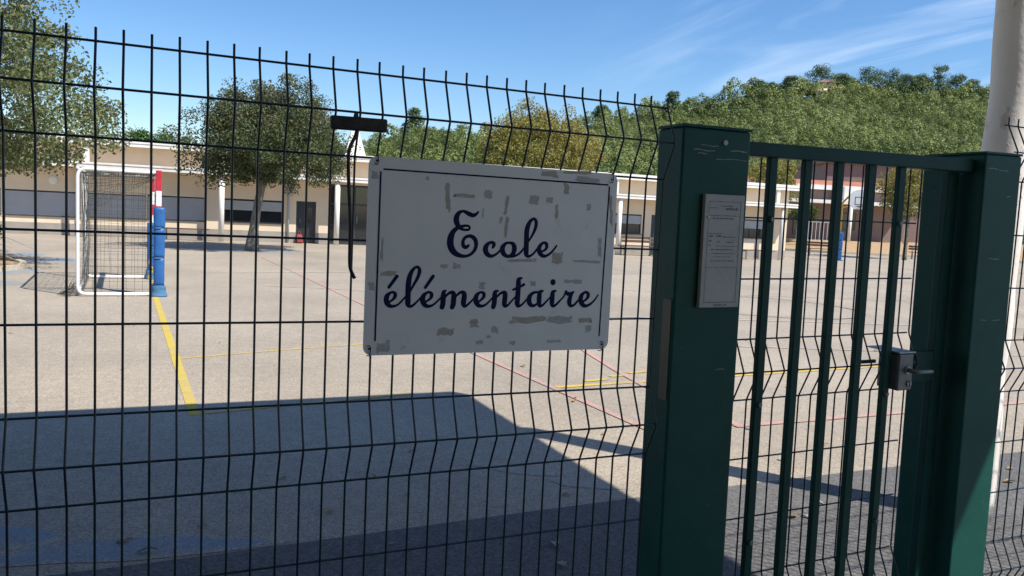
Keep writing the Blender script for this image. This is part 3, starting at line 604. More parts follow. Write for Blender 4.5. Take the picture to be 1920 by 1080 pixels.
def stroke(b, pts, lift):
    q = cat([(lx(x), lz(z), w) for x, z, w in pts]); n = len(q); base = len(b.v)
    e = -0.0003 - lift; c = -0.0008 - lift
    for i in range(n):
        t = Vector((q[min(i+1, n-1)].x - q[max(i-1, 0)].x, q[min(i+1, n-1)].y - q[max(i-1, 0)].y)); t.normalize()
        nx, nz_ = -t.y, t.x; h = (q[i].z*1.15 + 0.0015)/2
        b.v += [(q[i].x + nx*h, e, q[i].y + nz_*h), (q[i].x, c, q[i].y), (q[i].x - nx*h, e, q[i].y - nz_*h)]
    for i in range(n-1):
        a = base + 3*i
        b.f += [(a, a+1, a+4, a+3), (a+1, a+2, a+5, a+4)]
    for i, sgn in ((0, -1), (n-1, 1)):        # round ends
        j = min(i+1, n-1) if i == 0 else i; k0 = i if i == 0 else i-1
        t = Vector((q[j].x - q[k0].x, q[j].y - q[k0].y)); t.normalize(); h = (q[i].z*1.15 + 0.0015)/2
        nx, nz_ = -t.y, t.x; s0 = len(b.v); m_ = 6
        for k in range(1, m_):
            a = math.pi*k/m_
            b.v.append((q[i].x + (nx*math.cos(a) + sgn*t.x*math.sin(a))*h, e, q[i].y + (nz_*math.cos(a) + sgn*t.y*math.sin(a))*h))
        ring = [base+3*i] + list(range(s0, s0+m_-1)) + [base+3*i+2]
        for k in range(len(ring)-1): b.f.append((base+3*i+1, ring[k], ring[k+1]))
for li, (ch, strokes) in enumerate(LETTERS):
    b = MB()
    for si, st_ in enumerate(strokes): stroke(b, st_, 0.00007*(li % 3) + 0.00004*si)
    b.build('letter', M['navy'], sign)
for (p, q) in ((0, 1), (2, 3), (4, 5)):
    (xa, za), (xb, zb) = BORDER[p], BORDER[q]
    d = Vector((xb-xa, zb-za)).normalized(); nx, nz_ = -d.y*0.0021, d.x*0.0021
    b = MB(); yy = -0.0004 - 0.00005*p
    b.add([(lx(xa)+nx, yy, lz(za)+nz_), (lx(xb)+nx, yy, lz(zb)+nz_), (lx(xb)-nx, yy, lz(zb)-nz_), (lx(xa)-nx, yy, lz(za)-nz_)], [(0, 3, 2, 1)])
    b.build('border_line', M['navy'], sign)
for k, (x, z, w, h) in enumerate(SCUFFS):
    r = random.Random(100+k); b = MB(); n = 5
    per = []
    for i in range(n): per.append((-.5 + i/n, -.5))
    for i in range(n): per.append((.5, -.5 + i/n))
    for i in range(n): per.append((.5 - i/n, .5))
    for i in range(n): per.append((-.5, .5 - i/n))
    jx, jz = (.16, .10) if w < h else (.08, .22)
    sk = r.uniform(-.12, .12)
    poly = [(lx(x) + (u + r.uniform(-jx, jx))*w + sk*v*h, lz(z) + (v + r.uniform(-jz, jz))*h + sk*.5*u*w) for u, v in per]
    b.add([(px, -0.00012 - 0.000004*k, pz) for px, pz in poly], [tuple(range(len(poly)))])
    b.build('tape_residue', M['tape'] if (w*h > 0.00035 and k % 3 != 2) else M['tape2'], sign)
for x, z, s_ in ((0.7705, 1.665, 1), (1.427, 1.660, 1), (1.425, 1.203, -1), (0.766, 1.206, -1)):
    b = MB(); y0 = -0.0035
    b.tube([(lx(x)-0.006, y0, lz(z)-0.008*s_), (lx(x), y0-0.001, lz(z)-0.009*s_), (lx(x)+0.003, y0-0.001, lz(z)-0.003*s_),
            (lx(x)+0.002, y0, lz(z)+0.012*s_), (lx(x)+0.001, 0.004, lz(z)+0.019*s_), (lx(x)-0.001, 0.017, lz(z)+0.020*s_)], 0.0013, 6)
    b.build('tie_wire', M['black'], sign, smooth=True)
    b = MB(); b.tube([(lx(x), -0.0006, lz(z)), (lx(x), 0.0001, lz(z))], 0.003, 10); b.build('hole_rim', M['rusty'], sign)

# ------------------------------------------------------------------ black T-bar with a bent rod hung on the fence
tb = thing('hanging_bar', 'black T-shaped bar with a bent rod, hooked on the fence left of the sign', 'bar', (0.713, -0.058, 1.74))
b = MB(); b.add([(-.066, -.013, -.014), (.066, -.013, -.012), (.066, .006, -.012), (-.066, .006, -.014),
                 (-.066, -.013, .017), (.066, -.013, .019), (.066, .006, .019), (-.066, .006, .017)],
                [(0,3,2,1),(4,5,6,7),(0,1,5,4),(1,2,6,5),(2,3,7,6),(3,0,4,7)])
b.build('crossbar', M['rusty'], tb, bevel=0.005, seg=3)
b = MB(); b.tube([tuple(v) for v in cat([(-.004, -.003, -.010), (-.008, -.004, -.026), (-.020, -.006, -.052), (-.023, -.006, -.08), (-.020, -.006, -.143), (-.014, -.006, -.229), (-.013, -.006, -.310), (-.010, -.006, -.335), (0.0, -.006, -.356)], 4)], 0.0042, 8)
b.build('rod', M['rusty'], tb, smooth=True)
b = MB(); b.tube([(-.004, -.004, .012), (-.004, .002, .026), (-.004, .018, .030), (-.004, .026, .022)], 0.003, 8); b.build('hook', M['rusty'], tb, smooth=True)

# ------------------------------------------------------------------ notice plate on the post
pl = thing('notice_plate', 'narrow grey framed notice with faded print on the left gate post', 'notice', (1.7275, -0.0195, 1.307))
pl.rotation_euler.y = -0.013; pl.location.x += 0.013*(1.83 - 1.307)
PW, PH = 0.143, 0.331
def quad(b, x0, x1, z0, z1, y): b.add([(x0, y, z0), (x1, y, z0), (x1, y, z1), (x0, y, z1)], [(0, 1, 2, 3)])
b = MB(); b.box(0, PW, -0.014, 0.0, 0, PH); b.build('panel', M['plaque'], pl, bevel=0.002)
F0 = -0.0146
for (x0, x1, z0, z1) in ((.014, .0155, .016, .312), (.128, .1295, .016, .312), (.014, .1295, .0145, .017), (.014, .1295, .310, .3115)):
    b = MB(); quad(b, x0, x1, z0, z1, F0); b.build('frame_line', M['print'], pl)
rr = random.Random(3)
rows = [(.298, .06, .10, .0035), (.292, .018, .05, .002), (.290, .075, .118, .007), (.270, .02, .125, .0022), (.262, .03, .105, .004), (.218, .014, .07, .002),
        (.210, .02, .035, .006), (.211, .045, .065, .007), (.208, .07, .115, .003), (.196, .02, .03, .004), (.194, .05, .06, .004), (.193, .08, .11, .003),
        (.184, .014, .03, .003), (.181, .045, .128, .002), (.171, .03, .11, .0035), (.160, .035, .12, .0022), (.150, .04, .1, .002), (.138, .03, .115, .003), (.119, .014, .128, .0014), (.0075, .05, .10, .005)]
for z, xa, xb, h in rows:
    x = xa; b = MB(); yy = F0 - 0.0001
    while x < xb:
        wv = rr.uniform(.003, .012); quad(b, x, min(x+wv, xb), z - h*rr.uniform(.4, .6), z + h*rr.uniform(.3, .6), yy); x += wv + rr.uniform(.001, .003)
    b.build('print_row', M['print'], pl)
b = MB(); b.tube([(.014, -.0175, .264), (.014, -.0142, .264)], .0032, 10); b.build('rivet', M['white'], pl)
# ------------------------------------------------------------------ football goal with padded posts
goal = thing('football_goal', 'white tubular goal with dark net, striped posts and blue padding', 'goal', (0.335, 11.86, 0), math.radians(2.0))
GW, GH, GD = 3.0, 1.97, 1.12            # local: mouth along +y, depth along -x
def rounded(pts, r, n=5):
    out = [Vector(pts[0])]
    for i in range(1, len(pts)-1):
        a, p, c = Vector(pts[i-1]), Vector(pts[i]), Vector(pts[i+1])
        d1 = (a-p).normalized(); d2 = (c-p).normalized(); s_ = p + d1*r; e_ = p + d2*r
        for k in range(n+1):
            t = k/n; out.append(s_*(1-t)**2 + p*2*t*(1-t) + e_*t*t)
    out.append(Vector(pts[-1])); return out
for y in (0.0, GW):
    b = MB(); b.tube(rounded([(0, y, GH-.03), (-GD, y, GH-.03), (-GD, y, 0.035), (0, y, 0.035)], 0.13), 0.026, 10)
    b.build('side_frame', M['whitemetal'], goal, smooth=True)
    hs_ = [0, .22, .62, .98, 1.22, 1.42, 1.66, GH + .01]
    for k in range(len(hs_)-1):
        b = MB(); b.box(-.04, .04, y-.04, y+.04, hs_[k], hs_[k+1] - .0005)
        b.build('post_segment', M['red'] if k % 2 == 0 else M['whitemetal'], goal, bevel=0.006)
    # blue pad: three wrapped sleeves and a flared foot
    off = .012 if y == 0 else 0
    for z0, z1, rr_ in ((1.09, 1.40, .105), (.62, 1.075, .10), (.18, .605, .098), (0.005, .165, .125)):
        if y > 0 and z1 > 1.2: continue
        b = MB(); n_ = 9; seg = 18; base = len(b.v)
        for i in range(n_+1):
            z = z0 + (z1-z0)*i/n_; e_ = min(i, n_-i)/n_
            f = rr_*.93*(0.97 + .03*min(1, e_*8)) + (.035*(1 - i/n_)**3 if z0 < .1 else 0)
            for k in range(seg):
                a = 2*math.pi*k/seg; sq = 1/(abs(math.cos(a))**4 + abs(math.sin(a))**4)**.25
                w_ = 1 + .02*math.sin(3*a + i*1.3) + .015*math.sin(7*a - i)
                b.v.append((f*sq*.86*w_*math.cos(a) + off, y + f*sq*.86*w_*math.sin(a), z))
        for i in range(n_):
            for k in range(seg):
                k2 = (k+1) % seg; b.f.append((i*seg+k, i*seg+k2, (i+1)*seg+k2, (i+1)*seg+k))
        b.f.append(tuple(range(seg-1, -1, -1))); b.f.append(tuple(n_*seg + k for k in range(seg)))
        b.build('pad', M['blue_pad'] if z0 > .1 else M['blue_cover'], goal, smooth=True)
for y in (0.0, GW):
    for z in (1.083, .612, .172):
        if y > 0 and z > 1: continue
        b = MB(); b.tube([(.0, y, z - .012), (.0, y, z + .012)], .093, 16); b.build('strap', M['blue_cover'], goal)
segs = 8
for k in range(segs):
    b = MB(); y0, y1 = .041 + (GW-.082)*k/segs, .041 + (GW-.082)*(k+1)/segs - .001
    b.box(-.038, .038, y0, y1, GH-.075, GH+.005); b.build('crossbar_segment', M['red'] if k % 2 else M['whitemetal'], goal, bevel=.005)
for z in (.035, GH-.03):
    b = MB(); b.tube([(-GD, .03, z if z > 1 else z), (-GD, GW-.03, z)], .022, 8); b.build('rear_rail', M['whitemetal'], goal, smooth=True)
nb = MB(); rn = random.Random(4)
def cord(p, q, sag=0.0, n=5, r=.0027):
    pts = []
    for i in range(n+1):
        t = i/n; v = Vector(p)*(1-t) + Vector(q)*t
        v.x += rn.uniform(-.012, .012) + sag*4*t*(1-t); v.y += rn.uniform(-.012, .012); v.z += rn.uniform(-.008, .008)
        pts.append(v)
    nb.tube(pts, r, 3, caps=False)
ST = .115
for y in (0.02, GW-.02):
    for i in range(1, int(GD/ST)+1): cord((-i*ST, y, .06), (-i*ST, y, GH-.06))
    for i in range(1, int(GH/ST)): cord((-.03, y, i*ST), (-GD+.02, y, i*ST), n=7)
for i in range(int(GW/ST)+1): cord((-GD+.05, .03+i*ST, .03), (-GD+.03, .03+i*ST, GH-.06), .03)
for i in range(int(GH/ST)+1): cord((-GD+.05, .03, .03+i*ST), (-GD+.05, GW-.03, .03+i*ST), .02, 8)
for i in range(int(GW/ST)+1): cord((-.02, .03+i*ST, GH-.05), (-GD+.03, .03+i*ST, GH-.05 - .03), 0)
for i in range(int(GD/ST)+1): cord((-i*ST, .03, GH-.05), (-i*ST, GW-.03, GH-.05), 0, 8)
# the slack of the net: a second bunched layer hanging from the top corner
for i in range(26):
    t = i/25; cord((-.06 - .95*t, .05+.1*rn.random(), GH-.06), (-.10 - .92*t, .12 + .1*rn.random(), GH - .18 - .62*t**1.4), 0, 6, .0025)
for j in range(9):
    t = j/9; cord((-.10, .08, GH-.10-.06*t), (-1.0, .14, GH-.12-.62*t), 0, 8, .0025)
for i in range(40):        # heap on the ground at the rear corner
    a = rn.uniform(0, 6.28); cord((-GD-.12+.16*math.cos(a), .12+.2*math.sin(a), .012), (-GD-.02+rn.uniform(-.1, .1), .1+rn.uniform(-.1, .15), rn.uniform(.03, .24)), 0, 4, .003)
nb.build('net', M['net'], goal)
b = MB(); b.tube([tuple(v) for v in cat([(-.10, -.02, .70), (-.13, -.03, .52), (-.07, -.03, .42), (-.14, -.03, .30), (-.05, -.02, .16), (-.10, -.03, .10), (.0, -.04, .05)], 5)], .012, 6)
b.build('tie_rope', M['netyellow'], goal, smooth=True)

# ------------------------------------------------------------------ school building
FA = math.atan2(-0.0995, 0.995)
bld = thing('school_building', 'long low tan school building with white canopy, columns and grey shutters', 'building', (-1.4, 32.0, 0), FA)
S0, S1 = -18.0, 30.5
ops = []   # (s0,s1,z0,z1,kind)
for a, c in ((-17.0, -13.6), (-13.4, -10.0), (-8.0, -5.7), (-5.6, -3.45)): ops.append((a, c, .72, 1.63, 'shut'))
ops += [(-3.36, -1.02, .70, 1.62, 'shut'), (-.86, 1.38, .72, 1.62, 'shut'), (1.42, 3.47, .74, 1.65, 'shut'), (4.17, 6.40, .76, 1.67, 'half'),
        (6.93, 7.71, .0, 1.70, 'door'), (8.22, 12.4, .0, 2.46, 'glazing')]
ops += [(13.2, 15.6, .78, 1.68, 'shut'), (16.4, 18.8, .8, 1.70, 'half'), (19.9, 22.46, .96, 1.86, 'half'), (22.97, 23.75, 0, 1.88, 'door'),
        (24.6, 27.0, .98, 1.88, 'half'), (27.2, 29.6, 1.0, 1.90, 'half')]
HT = 3.42
xs = sorted({S0, S1} | {o[0] for o in ops} | {o[1] for o in ops})
wb_ = MB()
for a, c in zip(xs[:-1], xs[1:]):
    o_ = [q for q in ops if q[0] <= a + 1e-6 and q[1] >= c - 1e-6]
    if not o_: wb_.box(a, c, 0, .28, 0, HT)
    else:
        if o_[0][2] > 0: wb_.box(a, c, 0, .28, 0, o_[0][2])
        wb_.box(a, c, 0, .28, o_[0][3], HT)
wb_.build('front_wall', M['wall'], bld)
b = MB(); b.box(S0, S0+.28, .281, 8, 0, HT); b.box(S1-.28, S1, .281, 8, 0, HT); b.box(S0+.281, S1-.281, 7.72, 8, 0, HT); b.build('side_walls', M['wall'], bld)
b = MB(); b.box(S0+.3, S1-.3, 2.9, 3.0, 0, HT - .02); b.build('inner_wall', M['plinth'], bld)
doors = [(q[0], q[1]) for q in ops if q[4] in ('door', 'glazing')]
edges = [S0] + [v for d_ in doors for v in d_] + [S1]
for a, c in zip(edges[0::2], edges[1::2]):
    b = MB(); b.box(a, c, -.018, -.002, 0, .44); b.build('plinth', M['plinth'], bld)
for (a, c, z0, z1, kd) in ops:
    if kd in ('shut', 'half'):
        w_ = MB(); f = .045
        w_.box(a, c, .06, .12, z1-f, z1 - .001); w_.box(a, c, .06, .12, z0 + .001, z0+f)
        w_.box(a + .001, a+f, .06, .12, z0+f, z1-f); w_.box(c-f, c - .001, .06, .12, z0+f, z1-f)
        mid = (a+c)/2; w_.box(mid-.02, mid+.02, .07, .12, z0+f, z1-f)
        win = w_.build('window', M['frame'], bld)
        p_ = MB(); p_.box(a+f, c-f, .09, .10, z0+f, z1-f); p_.build('pane', M['glass'], win)
        zb = z0 + .012 if kd == 'shut' else z1 - .42
        nsl = int((z1 - zb - .03)/.05); sh = MB()
        for k in range(nsl):
            zz = zb + k*.05; sh.box(a + .012, c - .012, .030 + .004*(k % 2), .046, zz, zz + .0485)
        sh.box(a + .012, c - .012, .028, .05, zb - .02 if kd == 'half' else zb, zb - .0005 if kd == 'half' else zb + .0005)
        sh.build('shutter', M['shutter'], win)
        s_ = MB(); s_.box(a-.03, c+.03, -.05, .056, z0-.035, z0 - .001); s_.build('sill', M['frame'], win)
    elif kd == 'door':
        d_ = MB(); d_.box(a, a+.06, .04, .14, 0, z1); d_.box(c-.06, c, .04, .14, 0, z1); d_.box(a+.06, c-.06, .04, .14, z1-.06, z1 - .001)
        dr = d_.build('door', M['frame'], bld)
        l_ = MB(); l_.box(a+.062, c-.062, .08, .12, .01, z1-.062); l_.build('leaf', M['door'], dr)
        p_ = MB(); p_.box((a+c)/2 + .06, c-.16, .072, .079, .85, z1-.25); p_.build('pane', M['glass'], dr)
        h_ = MB(); h_.tube([(a+.16, .05, .82), (a+.16, .05, 1.0)], .012, 8); h_.build('handle', M['galv'], dr)
    else:
        n_ = 4; w_ = MB(); step = (c-a)/n_
        w_.box(a, c, .05, .13, z1-.08, z1 - .001); w_.box(a, c, .05, .13, 1.62, 1.70); w_.box(a, c, .05, .13, .0, .10)
        for k in range(n_+1):
            x = a + k*step; w_.box(max(a, x-.035), min(c, x+.035), .055, .125, .10, z1-.08)
        w_.box(a + .04, a + step - .04, .055, .125, .76, .82)
        gl = w_.build('glazed_entrance', M['frame'], bld)
        for k in range(n_):
            p_ = MB(); p_.box(a + k*step + .036, a + (k+1)*step - .036, .085, .095, .10, z1-.08); p_.build('pane', M['glass'], gl)
        p_ = MB(); p_.box(a + .05, a + step - .05, .16, .18, .11, .75); p_.build('notice_board', M['plinth'], gl)
        p_ = MB(); p_.tube([(a + step*1.05 + .05, .03, .9), (a + step*1.05 + .05, .03, 1.2)], .014, 8); p_.build('handle', M['galv'], gl)
DF = 0.98
b = MB(); b.box(S0 - .4, S1 + .3, -DF + .03, -.002, 2.60, 2.70); b.build('canopy_soffit', M['wall'], bld)
f_ = MB(); f_.box(S0 - .4, S1 + .3, -DF - .03, -DF + .028, 2.535, 2.66); f_.box(S0 - .4, S1 + .3, -DF - .055, -DF + .028, 2.6605, 2.73); f_.build('canopy_fascia', M['white'], bld)
b = MB(); b.box(S0 - .5, S1 + .5, -.42, 8.4, 3.425, 3.60); b.build('roof_slab', M['roofdeck'], bld)
f_ = MB(); f_.box(S0 - .52, S1 + .52, -.475, -.4205, 3.40, 3.53); f_.box(S0 - .54, S1 + .54, -.50, -.4205, 3.5305, 3.66); f_.build('roof_fascia', M['white'], bld)
for s_ in (-16.0, -11.6, -7.0, -0.60, 4.11, 8.46, 12.8, 17.0, 20.92, 25.3, 29.6):
    b = MB(); b.tube([(s_, -DF + .14, 0), (s_, -DF + .14, 2.598)], .105, 18); c_ = b.build('column', M['white'], bld, smooth=True)
    b = MB(); b.box(s_ - .09, s_ + .09, -.40, -.30, 2.74, 3.424); b.build('upper_post', M['white'], bld)
for s_ in (-9.3, -1.0 + .055, 6.62, 12.9, 19.3, 24.2):
    b = MB(); b.tube([(s_, -.075, .05), (s_, -.075, 2.598)], .04, 8); b.build('downpipe', M['shutter'], bld, smooth=True)
b = MB(); b.tube([(-1.76, -.07, 2.03), (-1.76, -.04, 2.03), (-1.76, -.001, 2.03)], [.10, .15, .16], 20); b.build('wall_lamp', M['white'], bld)
b = MB(); cx0, cy0, z0, z1 = 9.30, 1.0, 3.605, 4.72
b.add([(cx0-.46, cy0-.46, z0), (cx0+.46, cy0-.46, z0), (cx0+.46, cy0+.46, z0), (cx0-.46, cy0+.46, z0),
       (cx0-.16, cy0-.16, z1), (cx0+.16, cy0-.16, z1), (cx0+.16, cy0+.16, z1), (cx0-.16, cy0+.16, z1)],
      [(0,3,2,1),(4,5,6,7),(0,1,5,4),(1,2,6,5),(2,3,7,6),(3,0,4,7)])
b.build('roof_skylight', M['white'], bld)
def facade(s, off, z=0):          # a point in the building's frame as a world point
    return (-1.4 + s*math.cos(FA) - off*math.sin(FA), 32.0 + s*math.sin(FA) + off*math.cos(FA), z)

bag = thing('school_bag', 'small red bag leaning at the foot of the dark door', 'bag', facade(7.08, -.17), FA)
b = MB(); b.add([(-.12,-.07,.005),(.12,-.07,.005),(.12,.08,.005),(-.12,.08,.005),(-.125,-.06,.20),(.125,-.06,.20),(.12,.09,.20),(-.12,.09,.20),(-.10,-.01,.37),(.08,-.01,.36),(.08,.10,.36),(-.10,.10,.37)],
  [(0,3,2,1),(0,1,5,4),(1,2,6,5),(2,3,7,6),(3,0,4,7),(4,5,9,8),(5,6,10,9),(6,7,11,10),(7,4,8,11),(8,9,10,11)])
b.build('body', M['bag'], bag, bevel=.03, seg=3)
b = MB(); b.box(-.10, .10, -.12, -.081, .05, .19); b.build('front_pocket', M['bag'], bag, bevel=.015)
b = MB(); b.tube([tuple(v) for v in cat([(-.05, .06, .35), (-.06, .05, .45), (-.02, .05, .50), (.03, .06, .45), (.04, .07, .35)], 4)], .012, 6); b.build('strap', M['bag'], bag, smooth=True)

# ------------------------------------------------------------------ benches
def bench(label, loc, rz, L, back=True, mat='wood'):
    t = thing('bench', label, 'bench', loc, rz, None)
    for k in range(3):
        b = MB(); b.box(-L/2, L/2, -.21 + k*.145, -.08 + k*.145, .42, .455); b.build('seat_plank', M[mat], t)
    if back:
        for k in range(2):
            b = MB(); b.box(-L/2, L/2, .235 + .03*k, .265 + .03*k, .58 + .15*k, .70 + .15*k); b.build('back_plank', M[mat], t)
    for x in (-L/2 + .22, L/2 - .22):
        b = MB(); b.box(x-.025, x+.025, -.20, -.15, 0, .419); b.box(x-.025, x+.025, .15, .20, 0, .419); b.box(x-.025, x+.025, -.149, .149, .37, .419); b.box(x-.04, x+.04, -.26, .26, .0005, .03)
        if back: b.add([(x-.025,.2005,.3),(x+.025,.2005,.3),(x+.025,.234,.86),(x-.025,.234,.86),(x-.025,.24,.3),(x+.025,.24,.3),(x+.025,.262,.86),(x-.025,.262,.86)],[(0,1,2,3),(7,6,5,4),(0,4,5,1),(1,5,6,2),(2,6,7,3),(3,7,4,0)])
        b.build('leg_frame', M['greyfence'], t)
    return t
bench('dark backless bench by the school wall, right of the goal', (1.32, 30.95, 0), FA, 1.75, False)
bench('wooden bench in the gap between sign and left gate post', (20.2, 28.8, 0), FA, 1.9)
bench('wooden bench seen through the gate just left of the blue basketball pad', (36.6, 34.0, 0), -.7, 2.0)
bench('bench seen through the gate beside the notice post', (26.5, 28.2, 0), FA, 1.8, False)
bench('dark bench below the yellow tree, farthest right through the gate', (44.6, 33.6, 0), -.8, 1.8)

# ------------------------------------------------------------------ basketball hoop
hp = thing('basketball_hoop', 'yellow basketball post with white fan-shaped backboard and blue padding', 'basketball hoop', (33.07, 29.5, 0), math.radians(-40))
b = MB(); b.tube([(0, 0, 0), (0, 0, 3.0), (0.25, -.28, 3.35)], .055, 12); b.build('pole', M['yellowpole'], hp, smooth=True)
b = MB(); b.tube([(0, 0, 2.75), (.95, -.55, 3.1)], .035, 8); b.tube([(.25, -.28, 3.35), (.95, -.55, 3.3)], .035, 8); b.build('arm', M['yellowpole'], hp)
for k, (z0, z1) in enumerate(((.03, .55), (.56, 1.05), (1.06, 1.48))):
    b = MB(); b.box(-.17, .17, -.17, .17, z0, z1); b.build('pad', M['blue_pad'], hp, bevel=.05, seg=3)
b = MB(); b.box(-.26, .26, -.22, .22, .001, .03); b.build('base', M['blue_cover'], hp)
bx_, by_, bz_ = .76, -.60, 3.20
poly = [(bx_ + .56*math.cos(a), bz_ + .0 + .50*math.sin(a)) for a in [math.radians(q) for q in range(-30, 211, 6)]] + [(bx_ - .30, bz_ - .50), (bx_ + .30, bz_ - .50)]
b = MB(); b.prism(poly, by_-.03, by_); bd_ = b.build('backboard', M['whitemetal'], hp)
b = MB()
for (x0, x1, z0, z1) in ((-.24, .24, .10, .13), (-.24, .24, -.27, -.24), (-.24, -.21, -.24, .10), (.21, .24, -.24, .10)): b.box(bx_+x0, bx_+x1, by_-.035, by_-.0305, bz_+z0, bz_+z1)
b.build('target_square', M['black'], bd_)
b = MB(); b.tube([(bx_ + .23*math.cos(a), by_-.30 + .23*math.sin(a), bz_-.36) for a in [2*math.pi*k/20 for k in range(21)]], .014, 6); b.box(bx_-.06, bx_+.06, by_-.09, by_-.031, bz_-.39, bz_-.33); b.build('rim', M['orangerim'], hp)

# ------------------------------------------------------------------ sandy bank with kerb, annex and walls behind the gate
bank = MB(); P0 = [(33.0, 43.5), (40.1, 42.0), (42.6, 39.2), (47.0, 36.6), (56.0, 30.0), (70.0, 18.0)]
rowsB = [(0, 0.002), (.02, .12), (1.6, .42), (4.0, .75), (7.0, .85), (40.0, .9)]
for d_, z in rowsB:
    for (x, y) in P0: bank.v.append((x + d_*.64, y + d_*.77, z))
nP = len(P0)
for i in range(len(rowsB)-1):
    for k in range(nP-1): bank.f.append((i*nP+k, i*nP+k+1, (i+1)*nP+k+1, (i+1)*nP+k))
tag(bank.build('sandy_bank', M['soil']), kind='structure')
kb = MB()
for k in range(nP-1):
    a, c = Vector((*P0[k], 0)), Vector((*P0[k+1], 0)); d_ = (c-a).normalized(); n2 = Vector((-d_.y, d_.x, 0))*.12
    kb.add([a-n2, c-n2, c+n2, a+n2] + [v + Vector((0, 0, .16)) for v in (a-n2, c-n2, c+n2, a+n2)], [(0,3,2,1),(4,5,6,7),(0,1,5,4),(1,2,6,5),(2,3,7,6),(3,0,4,7)])
tag(kb.build('kerb', M['kerb']), 'pale kerb edging the sandy bank at the far side of the yard', 'kerb')

def house(name, label, cat_, loc, rz, w, d, h, wallm, roofm, rise, wins, base=0.0, overhang=.35, hip=False):
    t = thing(name, label, cat_, loc, rz)
    b = MB(); b.box(-w/2, w/2, 0, d, base, h); b.build('wall', wallm, t)
    o = overhang
    if rise > 0:
        b = MB()
        if hip:
            b.add([(-w/2-o, -o, h), (w/2+o, -o, h), (w/2+o, d+o, h), (-w/2-o, d+o, h), (-w/4, d/2, h+rise), (w/4, d/2, h+rise)], [(0,3,2,1),(0,1,5,4),(1,2,5),(2,3,4,5),(3,0,4)])
        else:
            b.add([(-w/2-o, -o, h-.05), (w/2+o, -o, h-.05), (w/2+o, d+o, h-.05), (-w/2-o, d+o, h-.05), (-w/2-o, d/2, h+rise), (w/2+o, d/2, h+rise)], [(0,3,2,1),(0,1,5,4),(1,2,5),(2,3,4,5),(3,0,4)])
        b.build('roof', roofm, t)
    else:
        b = MB(); b.box(-w/2-o, w/2+o, -o, d+o, h + .001, h+.22); b.build('roof', roofm, t)
    for (x0, x1, z0, z1) in wins:
        q = MB(); q.box(x0-.06, x1+.06, -.04, -.002, z0-.06, z1+.06); wv = q.build('window', M['frame'] if cat_ != 'villa' else M['white'], t)
        q = MB(); q.box(x0, x1, -.05, -.0405, z0, z1); q.build('pane', M['glass'], wv)
    return t
ax = house('annex_building', 'low annex with orange tiled roof seen through the gate bars', 'building', (46.6, 44.6, 0), FA - .25, 13.0, 8.0, 4.72, M['brownwall'], M['rooftile'], .85, [(-4.6, -3.0, 1.7, 2.9), (-2.0, -.6, 1.2, 3.0), (1.2, 2.8, 1.7, 2.9)], base=.3)
b = MB(); b.box(-6.9, 6.9, -.62, -.36, 4.60, 4.95); b.build('roof_fascia', M['white'], ax)
b = MB(); b.box(-6.7, 6.7, -1.9, -.002, 3.55, 3.80); b.build('canopy', M['white'], ax)
for x in (-6.2, -2.0, 1.55, 5.9):
    b = MB(); b.tube([(x, -1.75, .5), (x, -1.75, 3.549)], .13, 12); b.build('column', M['white'], ax, smooth=True)
b = MB(); b.box(1.2, 1.9, -1.2, -.6, 3.81, 4.9); b.build('upper_post', M['white'], ax)
house('gabled_building', 'tall mauve-brown windowed block behind the basketball hoop', 'building', (58.2, 47.8, 0), FA - .4, 12.0, 10.0, 7.3, M['brownwall'], M['brownwall'], 0, [(-4.0, -2.6, 3.0, 4.6), (2.6, 4.0, 3.0, 4.6)], base=.3)

def railing(label, a, c, h, z, mat, step=.16):
    a = Vector((a[0], a[1], z)); c = Vector((c[0], c[1], z)); L = (c-a).length
    t = thing('railing', label, 'railing', a, math.atan2(c.y-a.y, c.x-a.x))
    for zz in (h, .12): b = MB(); b.box(0, L, -.02, .02, zz-.03, zz); b.build('rail', M[mat], t)
    k = 0
    bm_ = MB(); bm_.box(-.012, .012, -.012, .012, .121, h-.031); me = bm_.mesh('baluster'); me.materials.append(M[mat])
    while k*step < L:
        o = bpy.data.objects.new('baluster', me); COL.objects.link(o); o.parent = t; o.location = (k*step, 0, 0); k += 1
    for x in (0, L):
        b = MB(); b.box(x-.03, x+.03, -.03, .03, 0, h+.02); b.build('post', M[mat], t)
    return t
railing('white railing on the bank left of the basketball hoop', (42.0, 42.0), (44.3, 40.6), 1.5, .62, 'whitemetal', .26)
railing('white railing on the bank below the right yellow tree', (50.0, 36.8), (53.0, 34.6), 1.7, .6, 'whitemetal', .28)
bn = thing('blue_container', 'blue storage container on the bank through the gate', 'container', (42.5, 46.0, .88), FA - .3)
b = MB(); b.box(-.9, .9, -.5, .5, 0, 1.6); b.build('body', M['bluebin'], bn, bevel=.04)
b = MB(); b.box(-.95, .95, -.55, .55, 1.601, 1.72); b.build('lid', M['bluebin'], bn, bevel=.03)
for x in (-.6, 0, .6): b = MB(); b.box(x-.04, x+.04, -.53, -.5005, .08, 1.5); b.build('rib', M['bluebin'], bn)
